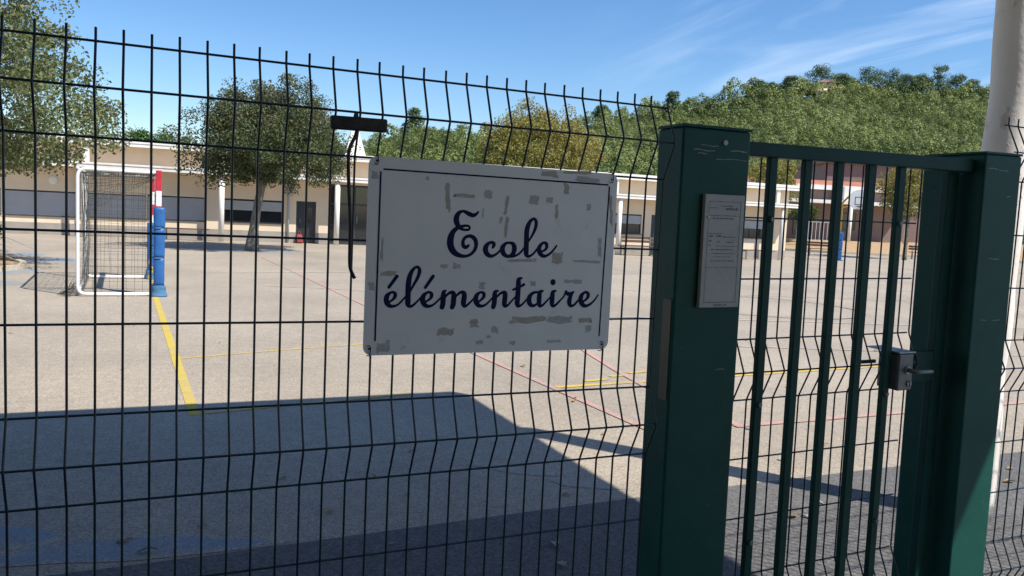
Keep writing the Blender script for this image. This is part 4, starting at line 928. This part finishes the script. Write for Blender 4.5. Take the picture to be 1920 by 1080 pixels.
# ------------------------------------------------------------------ foliage
def leaf_cloud(rng, cen, rad, per, size, aspect=0.45, up=0.25, tint_lo=0.0, tint_hi=1.0, squash=0.8, ctint=None, rnd=1.0, outw=0.5, rpow=0.42):
    """leaf-sized rhombic faces spread through clumps; returns verts (N*4,3) and tint (N*4)"""
    cen = np.asarray(cen, float); K = len(cen)
    n = K*per
    idx = np.repeat(np.arange(K), per)
    d = rng.normal(size=(n, 3)); d /= np.linalg.norm(d, axis=1)[:, None]
    rr_ = rng.random(n)**rpow
    pos = cen[idx] + d*rr_[:, None]*np.asarray(rad)[idx][:, None]*np.array([1, 1, squash])
    nrm = rng.normal(size=(n, 3))*rnd + d*outw; nrm[:, 2] += up; nrm /= np.linalg.norm(nrm, axis=1)[:, None]
    a = rng.normal(size=(n, 3)); t1 = np.cross(nrm, a); t1 /= np.linalg.norm(t1, axis=1)[:, None]; t2 = np.cross(nrm, t1)
    L = size*(0.65 + 0.7*rng.random(n)); Wd = L*aspect
    v = np.empty((n, 4, 3))
    v[:, 0] = pos - t1*L[:, None]*.5; v[:, 2] = pos + t1*L[:, None]*.5
    v[:, 1] = pos + t2*Wd[:, None]*.5 + nrm*(L*.08)[:, None]; v[:, 3] = pos - t2*Wd[:, None]*.5 + nrm*(L*.08)[:, None]
    ct = rng.random(K) if ctint is None else np.asarray(ctint)
    tint = np.clip(0.5*ct[idx] + 0.5*rng.random(n), 0, 1)*(tint_hi - tint_lo) + tint_lo
    return v.reshape(-1, 3), np.repeat(tint, 4)
def quads_mesh(name, v, tint, mat):
    m = bpy.data.meshes.new(name); nv = len(v); nf = nv//4
    m.vertices.add(nv); m.vertices.foreach_set('co', v.astype(np.float32).ravel())
    m.loops.add(nv); m.loops.foreach_set('vertex_index', np.arange(nv, dtype=np.int32))
    m.polygons.add(nf); m.polygons.foreach_set('loop_start', np.arange(0, nv, 4, dtype=np.int32))
    a = m.attributes.new('tint', 'FLOAT', 'POINT'); a.data.foreach_set('value', tint.astype(np.float32))
    m.materials.append(mat); m.update(calc_edges=True); m.validate()
    return m

def limbs(rng, trunk, rad, targets, nsub=1):
    b = MB(); n = len(trunk)
    b.tube([tuple(v) for v in cat(trunk, 4)], list(np.interp(np.linspace(0, 1, (n-1)*4+1), np.linspace(0, 1, n), rad)), 12)
    top = Vector(trunk[-1]); fork = Vector(trunk[-2])
    for tg in targets:
        tg = Vector(tg); st_ = fork.lerp(top, rng.random()); mid = st_.lerp(tg, .5) + Vector((0, 0, .12*(tg-st_).length)) + Vector(rng.normal(size=3)*.08)
        r0 = rad[-1]*rng.uniform(.45, .75)
        b.tube([tuple(v) for v in cat([st_, mid, tg], 4)], list(np.linspace(r0, r0*.22, 9)), 7)
        for _ in range(nsub):
            e_ = tg + Vector(rng.normal(size=3)*.45); b.tube([tuple(mid.lerp(tg, rng.random())), tuple(e_)], [r0*.35, r0*.1], 5)
    return b

def broadleaf(label, loc, trunk, rad, shape, nclump, crad, per, size, mat, seed, group=None, bark='bark', shell=.35, name='tree', tint_fn=None, aspect=.45):
    """shape(rng) -> local clump centre"""
    rng = np.random.default_rng(seed)
    t = thing(name, label, 'tree', loc, 0, group)
    cen = np.array([shape(rng) for _ in range(nclump)])
    rads = crad*(0.6 + 0.8*rng.random(nclump))
    far = cen[rng.choice(nclump, min(14, nclump), replace=False)]
    lb = limbs(rng, trunk, rad, [tuple(q) for q in far], 2)
    lb.build('trunk', M[bark], t, smooth=True)
    ct = None
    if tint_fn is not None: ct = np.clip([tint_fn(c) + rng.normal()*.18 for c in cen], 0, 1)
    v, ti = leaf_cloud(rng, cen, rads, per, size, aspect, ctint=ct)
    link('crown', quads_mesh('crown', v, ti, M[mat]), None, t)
    return t

def ellipsoid_shape(c, a, floor=None, power=.33, lump=.18, seed=0):
    ph = np.random.default_rng(seed).random(6)*6.28
    def f(rng):
        while True:
            d = rng.normal(size=3); d /= np.linalg.norm(d)
            az_ = math.atan2(d[1], d[0]); el_ = math.asin(d[2])
            k = 1 + lump*(math.sin(3*az_+ph[0])*.5 + math.sin(5*az_+2*el_+ph[1])*.4 + math.sin(4*el_+ph[2])*.5)
            r = rng.random()**power*k
            p = np.array(c) + d*r*np.array(a)
            if floor is None or p[2] > floor + .25*math.sin(az_*3 + ph[3]): return p
    return f
def cone_shape(z0, z1, r0, r1, seed=0):
    ph = np.random.default_rng(seed).random(6)*6.28
    def f(rng):
        z = z0 + (z1-z0)*rng.random()**1.25; u = (z-z0)/(z1-z0)
        R_ = (r0 + (r1-r0)*u)*min(1, .55 + u*6); az_ = rng.random()*6.283
        R_ *= 1 + .16*math.sin(3*az_+ph[0]+z) + .12*math.sin(5*az_+ph[1]-2*z)
        r = R_*rng.random()**.36
        return np.array([r*math.cos(az_), r*math.sin(az_), z])
    return f

broadleaf('tall grey-green tree at the left edge of the yard', (-3.75, 17.4, 0), [(0, 0, 0), (.05, 0, .9), (-.05, .05, 1.9), (.0, 0, 3.4)], [.20, .16, .14, .09],
          cone_shape(2.15, 9.2, 3.75, .6, 3), 430, .52, 205, .088, 'leaf_grey', 11, aspect=.52)
broadleaf('round bronze-green tree in front of the school building', (3.15, 25.1, 0), [(0, 0, 0), (.05, 0, .7), (.16, 0, 1.5), (.30, 0, 2.3), (.36, 0, 3.0)], [.24, .15, .13, .12, .08],
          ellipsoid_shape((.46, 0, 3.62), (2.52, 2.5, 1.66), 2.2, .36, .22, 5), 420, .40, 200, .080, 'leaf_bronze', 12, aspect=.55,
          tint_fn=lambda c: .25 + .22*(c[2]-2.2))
broadleaf('large yellowing tree rising behind the roof above the sign', (22.7, 45.0, 0), [(0, 0, 0), (.1, 0, 1.5), (.0, .1, 3.0), (.1, 0, 5.0)], [.30, .24, .2, .12],
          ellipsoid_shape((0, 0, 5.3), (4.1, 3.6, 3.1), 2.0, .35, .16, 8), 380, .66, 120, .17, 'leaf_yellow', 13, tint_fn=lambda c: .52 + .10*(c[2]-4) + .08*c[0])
broadleaf('yellow-green tree behind the notice post, through the gate', (35.6, 37.9, 0), [(0, 0, 0), (.05, 0, 1.2), (0, 0, 2.4), (0, 0, 3.8)], [.16, .13, .11, .07],
          ellipsoid_shape((0, 0, 4.25), (1.75, 1.75, 1.95), 2.4, .35, .14, 9), 150, .42, 80, .14, 'leaf_yellow', 14, tint_fn=lambda c: .45 + .12*(c[2]-4))
broadleaf('rounded yellow-topped tree at the right end of the gate', (41.2, 32.2, 0), [(0, 0, 0), (.02, 0, 1.2), (0, 0, 2.4), (0, 0, 3.6)], [.14, .11, .1, .06],
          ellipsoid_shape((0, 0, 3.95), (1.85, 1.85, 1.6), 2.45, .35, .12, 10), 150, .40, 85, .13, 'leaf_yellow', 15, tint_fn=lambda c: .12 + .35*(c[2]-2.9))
broadleaf('bright green umbrella pine dome behind the left roof', (0.0, 75.8, 0), [(0, 0, 0), (.1, 0, 2), (0, 0, 4), (0, 0, 5.6)], [.3, .26, .22, .16],
          ellipsoid_shape((0, 0, 5.9), (2.5, 2.5, 1.25), 5.3, .35, .08, 21), 130, .5, 70, .24, 'leaf_umbrella', 16, bark='pinebark', name='umbrella_pine')
broadleaf('low green bush on the bank between the gate bars', (43.4, 43.0, .5), [(0, 0, 0), (0, 0, .4), (0, 0, .8), (0, 0, 1.2)], [.08, .06, .05, .03],
          ellipsoid_shape((0, 0, 2.3), (1.1, 1.1, .75), .8, .4, .15, 22), 60, .35, 60, .14, 'leaf_bush', 17, name='bush')
broadleaf('dark leafy bush at the left edge beside the planted ring', (-3.25, 18.6, 0), [(0, 0, 0), (0, 0, .3), (0, 0, .6), (0, 0, .9)], [.06, .05, .04, .03],
          ellipsoid_shape((0, 0, .72), (.42, .42, .62), .1, .4, .15, 23), 46, .2, 60, .07, 'leaf_bush', 18, name='bush')

# kerbed planting ring round the left tree
ring = thing('planting_ring', 'pale stone ring of sandy soil round the left tree', 'planter', (-3.75, 17.1, 0))
ns = 22; me = MB()
for k in range(ns):
    a0, a1 = 2*math.pi*(k+.02)/ns, 2*math.pi*(k+.98)/ns; q = MB(); vs = []
    for z in (0.0, .09):
        for (r_, a) in ((1.62, a0), (1.62, a1), (1.50, a1), (1.50, a0)): vs.append((r_*math.cos(a), r_*1.22*math.sin(a), z + (.004*math.sin(k*2.3) if z else 0)))
    q.add(vs, [(0,3,2,1),(4,5,6,7),(0,1,5,4),(1,2,6,5),(2,3,7,6),(3,0,4,7)]); q.build('kerb_stone', M['kerb'], ring)
q = MB(); q.v.append((0, 0, .12)); nn = 40
for k in range(nn): q.v.append((1.495*math.cos(2*math.pi*k/nn), 1.82*math.sin(2*math.pi*k/nn), .05))
q.f = [(0, 1+k, 1+(k+1) % nn) for k in range(nn)]; q.build('soil', M['soil'], ring)
b = MB()
for k, (x, y, dx, dy) in enumerate(((.75, 1.0, .5, .3), (.9, .7, .45, -.1), (.6, .9, .6, .05))):
    b.tube([(x, y, .10), (x+dx*.5, y+dy*.5, .17+.03*k), (x+dx, y+dy, .10)], [.035, .03, .015], 6)
b.build('root', M['bark'], ring, smooth=True)

# ------------------------------------------------------------------ hill with pine forest
RX = [-260, -60, 1.8, 40, 73, 80, 92, 109, 120, 130, 154, 174, 206, 220, 250, 265, 285, 316, 352, 379, 408, 480, 700]
RZ = [2, 3, 4, 12, 22, 27, 31, 31, 29.5, 31.5, 38, 42, 48, 53, 60, 63, 65, 68, 71, 73, 75, 80, 88]
HSC = 1.7
def hz(x, y):
    return HSC*hz0(np.asarray(x)/HSC, np.asarray(y)/HSC)
def hz0(x, y):
    zr = np.interp(x, RX, RZ)
    zr = zr + 1.2*np.sin(x*.11) + .8*np.sin(x*.23+1)
    u = np.clip((y - 92)/208.0, 0, 1.6)
    prof = np.where(u < 1, .08*u + .92*u**1.22, 1 - (u-1)*.5)
    z = zr*prof + 1.4*np.sin(x*.05 + y*.043)*np.clip(u*3, 0, 1)*(u < 1)
    return np.where(y < 92, -0.5, z - .4)
gxs = np.concatenate([np.arange(-260, 60, 16), np.arange(60, 520, 7), np.arange(520, 721, 20)]); gys = np.arange(84, 400, 8)
hv = []; hf = []
for y in gys:
    for x in gxs: hv.append((x*HSC, y*HSC, float(hz(x*HSC, y*HSC))))
nx_ = len(gxs)
for j in range(len(gys)-1):
    for i in range(nx_-1): hf.append((j*nx_+i, j*nx_+i+1, (j+1)*nx_+i+1, (j+1)*nx_+i))
hb = MB(); hb.v = hv; hb.f = hf
tag(hb.build('hill', M['hillsoil'], smooth=True), kind='structure')

def pine_proto(seed, h, r, nclump, per, size, flat=.55, low=.25, squash=.75):
    rng = np.random.default_rng(seed)
    cen = []
    for _ in range(nclump):
        a = rng.random()*6.283; u = rng.random(); z = h*(low + (1-low)*u*.92)
        R_ = r*(1 - max(0, (u - .35))/.75)**flat*rng.random()**.45
        cen.append((R_*math.cos(a), R_*math.sin(a), z))
    cen = np.array(cen); ct = .15 + .7*rng.random(nclump)
    return leaf_cloud(rng, cen, r*.33*(0.7+.6*rng.random(nclump)), per, size, .5, up=.6, squash=squash, ctint=ct, rnd=.27, outw=1.2, rpow=.09)
def dome_proto(seed, h, r):
    rg = np.random.default_rng(seed)
    v1, t1 = leaf_cloud(rg, [(0, 0, h*.55)], [r*.86], 66, .95, .6, up=.5, squash=.95, ctint=[.5], rnd=.30, outw=1.2, rpow=.06)
    cen = []
    for _ in range(7):
        a = rg.random()*6.283; e_ = rg.random()**.7*1.5
        cen.append((r*.72*math.cos(a)*math.cos(e_), r*.72*math.sin(a)*math.cos(e_), h*.55 + r*.75*math.sin(e_)))
    v2, t2 = leaf_cloud(rg, cen, r*(.28 + .2*rg.random(7)), 13, .80, .6, up=.5, squash=.9, ctint=.3 + .5*rg.random(7), rnd=.32, outw=1.2, rpow=.08)
    return np.concatenate([v1, v2]), np.concatenate([t1, t2])
protos = [dome_proto(300+k, 6.4 + (k % 3)*1.3, 2.6 + .4*(k % 3)) for k in range(9)]
rng = np.random.default_rng(77)
VV = []; TT = []; count = 0
ys = 165.0; spots = []
while ys < 522:
    step = 4.3 + (ys-165)*.0035
    x = .22*ys - 34.0
    while x < 1.46*(ys + 2) + 14:
        xx = x + rng.normal()*1.3; yy = ys + rng.normal()*1.3
        if rng.random() < .95: spots.append((xx, yy))
        x += step*(.8 + .4*rng.random())
    ys += step*.95
for (xx, yy) in spots:
    k = rng.integers(len(protos)); v, t_ = protos[k]
    a = rng.random()*6.283; sc_ = (.62 + .9*rng.random()**1.7)*(1.35 if yy > 478 and xx > 330 else 1.0); ca, sa = math.cos(a), math.sin(a)
    sz = sc_*(.8 + .4*rng.random())
    w_ = np.empty_like(v); w_[:, 0] = (v[:, 0]*ca - v[:, 1]*sa)*sc_ + xx; w_[:, 1] = (v[:, 0]*sa + v[:, 1]*ca)*sc_ + yy
    w_[:, 2] = v[:, 2]*sz + float(hz(np.array(xx), np.array(yy))) - .9
    patch = .22*math.sin(xx*.03 + 1.3*math.sin(yy*.02)) + .15*math.sin(yy*.05 + xx*.015)
    VV.append(w_); TT.append(np.clip(t_*.45 + .32 + patch*1.0 + rng.normal()*.24 - (.38 if rng.random() < .22 else 0), 0, 1)); count += 1
fm = quads_mesh('pine_forest', np.concatenate(VV), np.concatenate(TT), M['leaf_pine'])
fo = link('pine_forest', fm, None)
tag(fo, 'dense green pine wood covering the whole hillside', 'forest', kind='stuff')

def ridge_pine(label, x, y, h, r, seed, mat='leaf_darkpine', flat=.4, low=.22, dz=0.0):
    x, y, h, r = x*HSC, y*HSC, h*HSC, r*HSC
    z = float(hz(x, y)) - 1.0 + dz
    t = thing('pine_tree', label, 'tree', (x, y, z), 0, 'tall pines along the hill crest')
    v, ti = pine_proto(seed, h, r, 60, 64, 1.15, flat, low, .7)
    link('crown', quads_mesh('crown', v, ti, M[mat]), None, t)
    rg = np.random.default_rng(seed)
    lb = limbs(rg, [(0, 0, 0), (.3, 0, h*.25), (0, .2, h*.45), (.2, 0, h*.75)], [.6, .5, .4, .2], [(rg.normal()*r*.4, rg.normal()*r*.4, h*rg.uniform(.6, .85)) for _ in range(6)])
    lb.build('trunk', M['pinebark'], t, smooth=True)
    return t

for k, (lab, x, y, top, r) in enumerate((
        ('round pine just left of the crest villa', 272, 297, 72.0, 4.0),
        ('tall spreading pine right above the crest villa', 294, 300, 80.0, 6.4),
        ('broad pine crown just right of the crest villa', 305, 299, 77.0, 4.8),
        ('wide flat-topped pine in the middle of the crest group', 326, 300, 82.8, 6.2),
        ('pine adjoining the wide flat-topped pine on the crest', 339, 300, 83.2, 5.6),
        ('low dark pine in the dip of the crest skyline', 351, 300, 82.0, 4.6),
        ('highest pine on the crest, left of the white pillar', 375, 300, 90.0, 5.0),
        ('pine on the crest between the highest pine and the pillar', 388, 300, 86.5, 5.0),
        ('pine on the crest beside the white pillar', 400, 300, 85.5, 4.6),
        ('round dark pine on the skyline above the gate rail middle', 254, 298, 68.0, 3.8),
        ('dark pine on the skyline above the left gate post', 206, 296, 58.5, 3.2),
        ('dark pine on the skyline behind the fence corner', 171, 296, 48.6, 3.0),
        ('small dark pine filling the crest left of the flat-topped pine', 315, 301, 76.5, 4.2),
        ('dark pine on the crest right of the dip', 362, 301, 83.5, 4.6),
        ('small dark pine on the crest left of the round villa pine', 263, 300, 68.5, 3.6),
        ('low dark pine on the crest between two rounded skyline pines', 283, 302, 72.5, 4.4),
        ('round dark pine on the low crest left of the small white house', 90, 296, 39.6, 3.6))):
    z = float(hz0(np.array(float(x)), np.array(float(y)))) - .6
    ridge_pine(lab, x, y, max(6.0, top - z), r*1.18, 500 + k)
for k, (x, y, h) in enumerate(((147.0, 340, 12.5), (151.5, 343, 11.5), (157.0, 342, 13.5))):
    rg = np.random.default_rng(700+k); z = 14.8
    z = float(hz(np.array(float(x)), np.array(float(y))))
    t = thing('cypress_tree', ('slender dark cypress, leftmost of three above the sign', 'slender dark cypress, middle of three above the sign', 'slender dark cypress, rightmost of three above the sign')[k], 'tree', (x, y, z), 0, 'cypresses on the slope above the sign')
    cen = [(rg.normal()*.4, rg.normal()*.4, h*(.12 + .85*u)) for u in np.linspace(0, 1, 26)]
    v, ti = leaf_cloud(rg, cen, [1.5*(1 - .75*abs(u-.3)) for u in np.linspace(0, 1, 26)], 50, .6, .5, squash=1.5)
    link('crown', quads_mesh('crown', v, ti*.5, M['leaf_darkpine']), None, t)
    b = MB(); b.tube([(0, 0, 0), (0, 0, h*.5)], [.2, .1], 7); b.build('trunk', M['pinebark'], t)

def villa(label, x, y, dz, rz, w, d, h, wm, rm, rise, wins, hip):
    k = HSC; X, Y = x*k, y*k
    house('hill_villa', label, 'villa', (X, Y, float(hz(X, Y)) + dz*k), rz, w*k, d*k, h*k, wm, rm, rise*k, [tuple(q*k for q in wv) for wv in wins], overhang=.3, hip=hip)
villa('pale gabled villa among the pines near the hill crest', 279.0, 284, 1.0, -.75, 4.6, 5.0, 4.6, M['paleren'], M['paleren'], 1.3, [(-1.2, -.4, 1.8, 3.2), (.6, 1.4, 1.8, 3.2)], False)
villa('pinkish tall villa half hidden behind crest pines', 290.5, 293, -.6, -.75, 7.5, 6.0, 8.0, M['pinkren'], M['pinkren'], 1.2, [(-2.6, -1.6, 4.6, 6.4), (-.5, .5, 4.6, 6.4), (1.6, 2.6, 4.6, 6.4), (1.4, 2.8, 1.5, 3.3)], True)
villa('small white house on the low crest above the sign', 120.3, 298, 1.6, -.3, 4.6, 5.0, 5.4, M['white'], M['rooftile'], .8, [(-1.4, -.5, 2.6, 4.0), (.5, 1.4, 2.6, 4.0)], True)

# ------------------------------------------------------------------ fallen leaves
def leaf_mesh(seed):
    r = random.Random(seed); b = MB(); n = 10; up = []; dn = []
    for i in range(n+1):
        t = i/n; w_ = .020*math.sin(math.pi*t**.8)*(1 + .25*math.sin(i*2.1+seed)); x = (t-.5)*.085
        z = .004 + .012*abs(math.sin(t*2.4+seed)) ; up.append((x, w_, z + w_*.5)); dn.append((x, -w_, z + w_*.4))
    mid = [(u[0], 0, u[2]*.6) for u in up]
    vs = up + mid + dn; N = n+1
    b.add(vs, [(i, i+N, i+N+1, i+1) for i in range(n)] + [(i+N, i+2*N, i+2*N+1, i+N+1) for i in range(n)])
    b.add([(.0425, 0, .004), (.058, .002, .006), (.058, -.001, .006)], [(0, 1, 2)])
    return b.mesh('fallen_leaf')
lm_ = [leaf_mesh(s) for s in range(5)]
lm2 = [m.copy() for m in lm_]
for m in lm_: m.materials.append(M['deadleaf'])
for m in lm2: m.materials.append(M['paleleaf'])
rl = random.Random(9)
named = [(2.02, 1.30, 'pale', 1.0), (1.95, 1.10, 'pale', .8), (2.63, 1.16, 'pale', .7), (2.72, 1.13, 'pale', .6), (.26, 1.78, 'pale', 1.1), (-.02, 1.70, 'pale', .5),
         (1.10, 2.02, 'tan', .7), (.17, 1.93, 'tan', .8), (.50, 2.02, 'pale', .7), (3.60, 2.68, 'tan', 1.2), (3.56, 2.72, 'tan', .9), (3.25, 2.95, 'tan', .6), (3.38, 1.85, 'pale', 1.1),
         (4.10, 2.35, 'tan', .8), (4.14, 2.1, 'pale', .8), (4.72, 2.3, 'tan', .8), (4.05, 3.1, 'tan', .7), (3.43, 1.24, 'tan', .9), (3.5, 1.22, 'pale', .7), (3.74, 1.37, 'pale', .7),
         (1.45, 2.5, 'tan', .6), (.95, 2.6, 'tan', .6), (1.3, 1.55, 'pale', .4), (1.8, 2.9, 'tan', .6), (2.4, 1.9, 'tan', .6), (1.55, 2.15, 'pale', .5), (.7, 2.45, 'pale', .5)]
for _ in range(26): named.append((rl.uniform(3.3, 9.0), rl.uniform(1.0, 9.0), rl.choice(('tan', 'pale', 'tan')), rl.uniform(.6, 1.1)))
for _ in range(16): named.append((rl.uniform(-1.5, 4.0), rl.uniform(5.0, 12.0), rl.choice(('tan', 'pale')), rl.uniform(.5, .9)))
for _ in range(14): named.append((rl.uniform(4.4, 6.0), rl.uniform(.3, 2.2), rl.choice(('tan', 'pale', 'tan')), rl.uniform(.7, 1.1)))
for k, (x, y, kind_, s_) in enumerate(named):
    o = bpy.data.objects.new('fallen_leaf', (lm_ if kind_ == 'tan' else lm2)[k % 5]); COL.objects.link(o)
    o.location = (x, y, .0045 if y < 1.8 else .001); o.scale = (s_, s_, s_)
    o.rotation_euler = (rl.uniform(-.2, .2), rl.uniform(-.2, .2), rl.uniform(0, 6.28))
    if kind_ == 'tan': tag(o, 'small dry orange-brown leaf lying on the asphalt', 'leaf', 'brown fallen leaves on the yard')
    else: tag(o, 'small dry pale greyish leaf lying on the asphalt', 'leaf', 'pale fallen leaves on the yard')
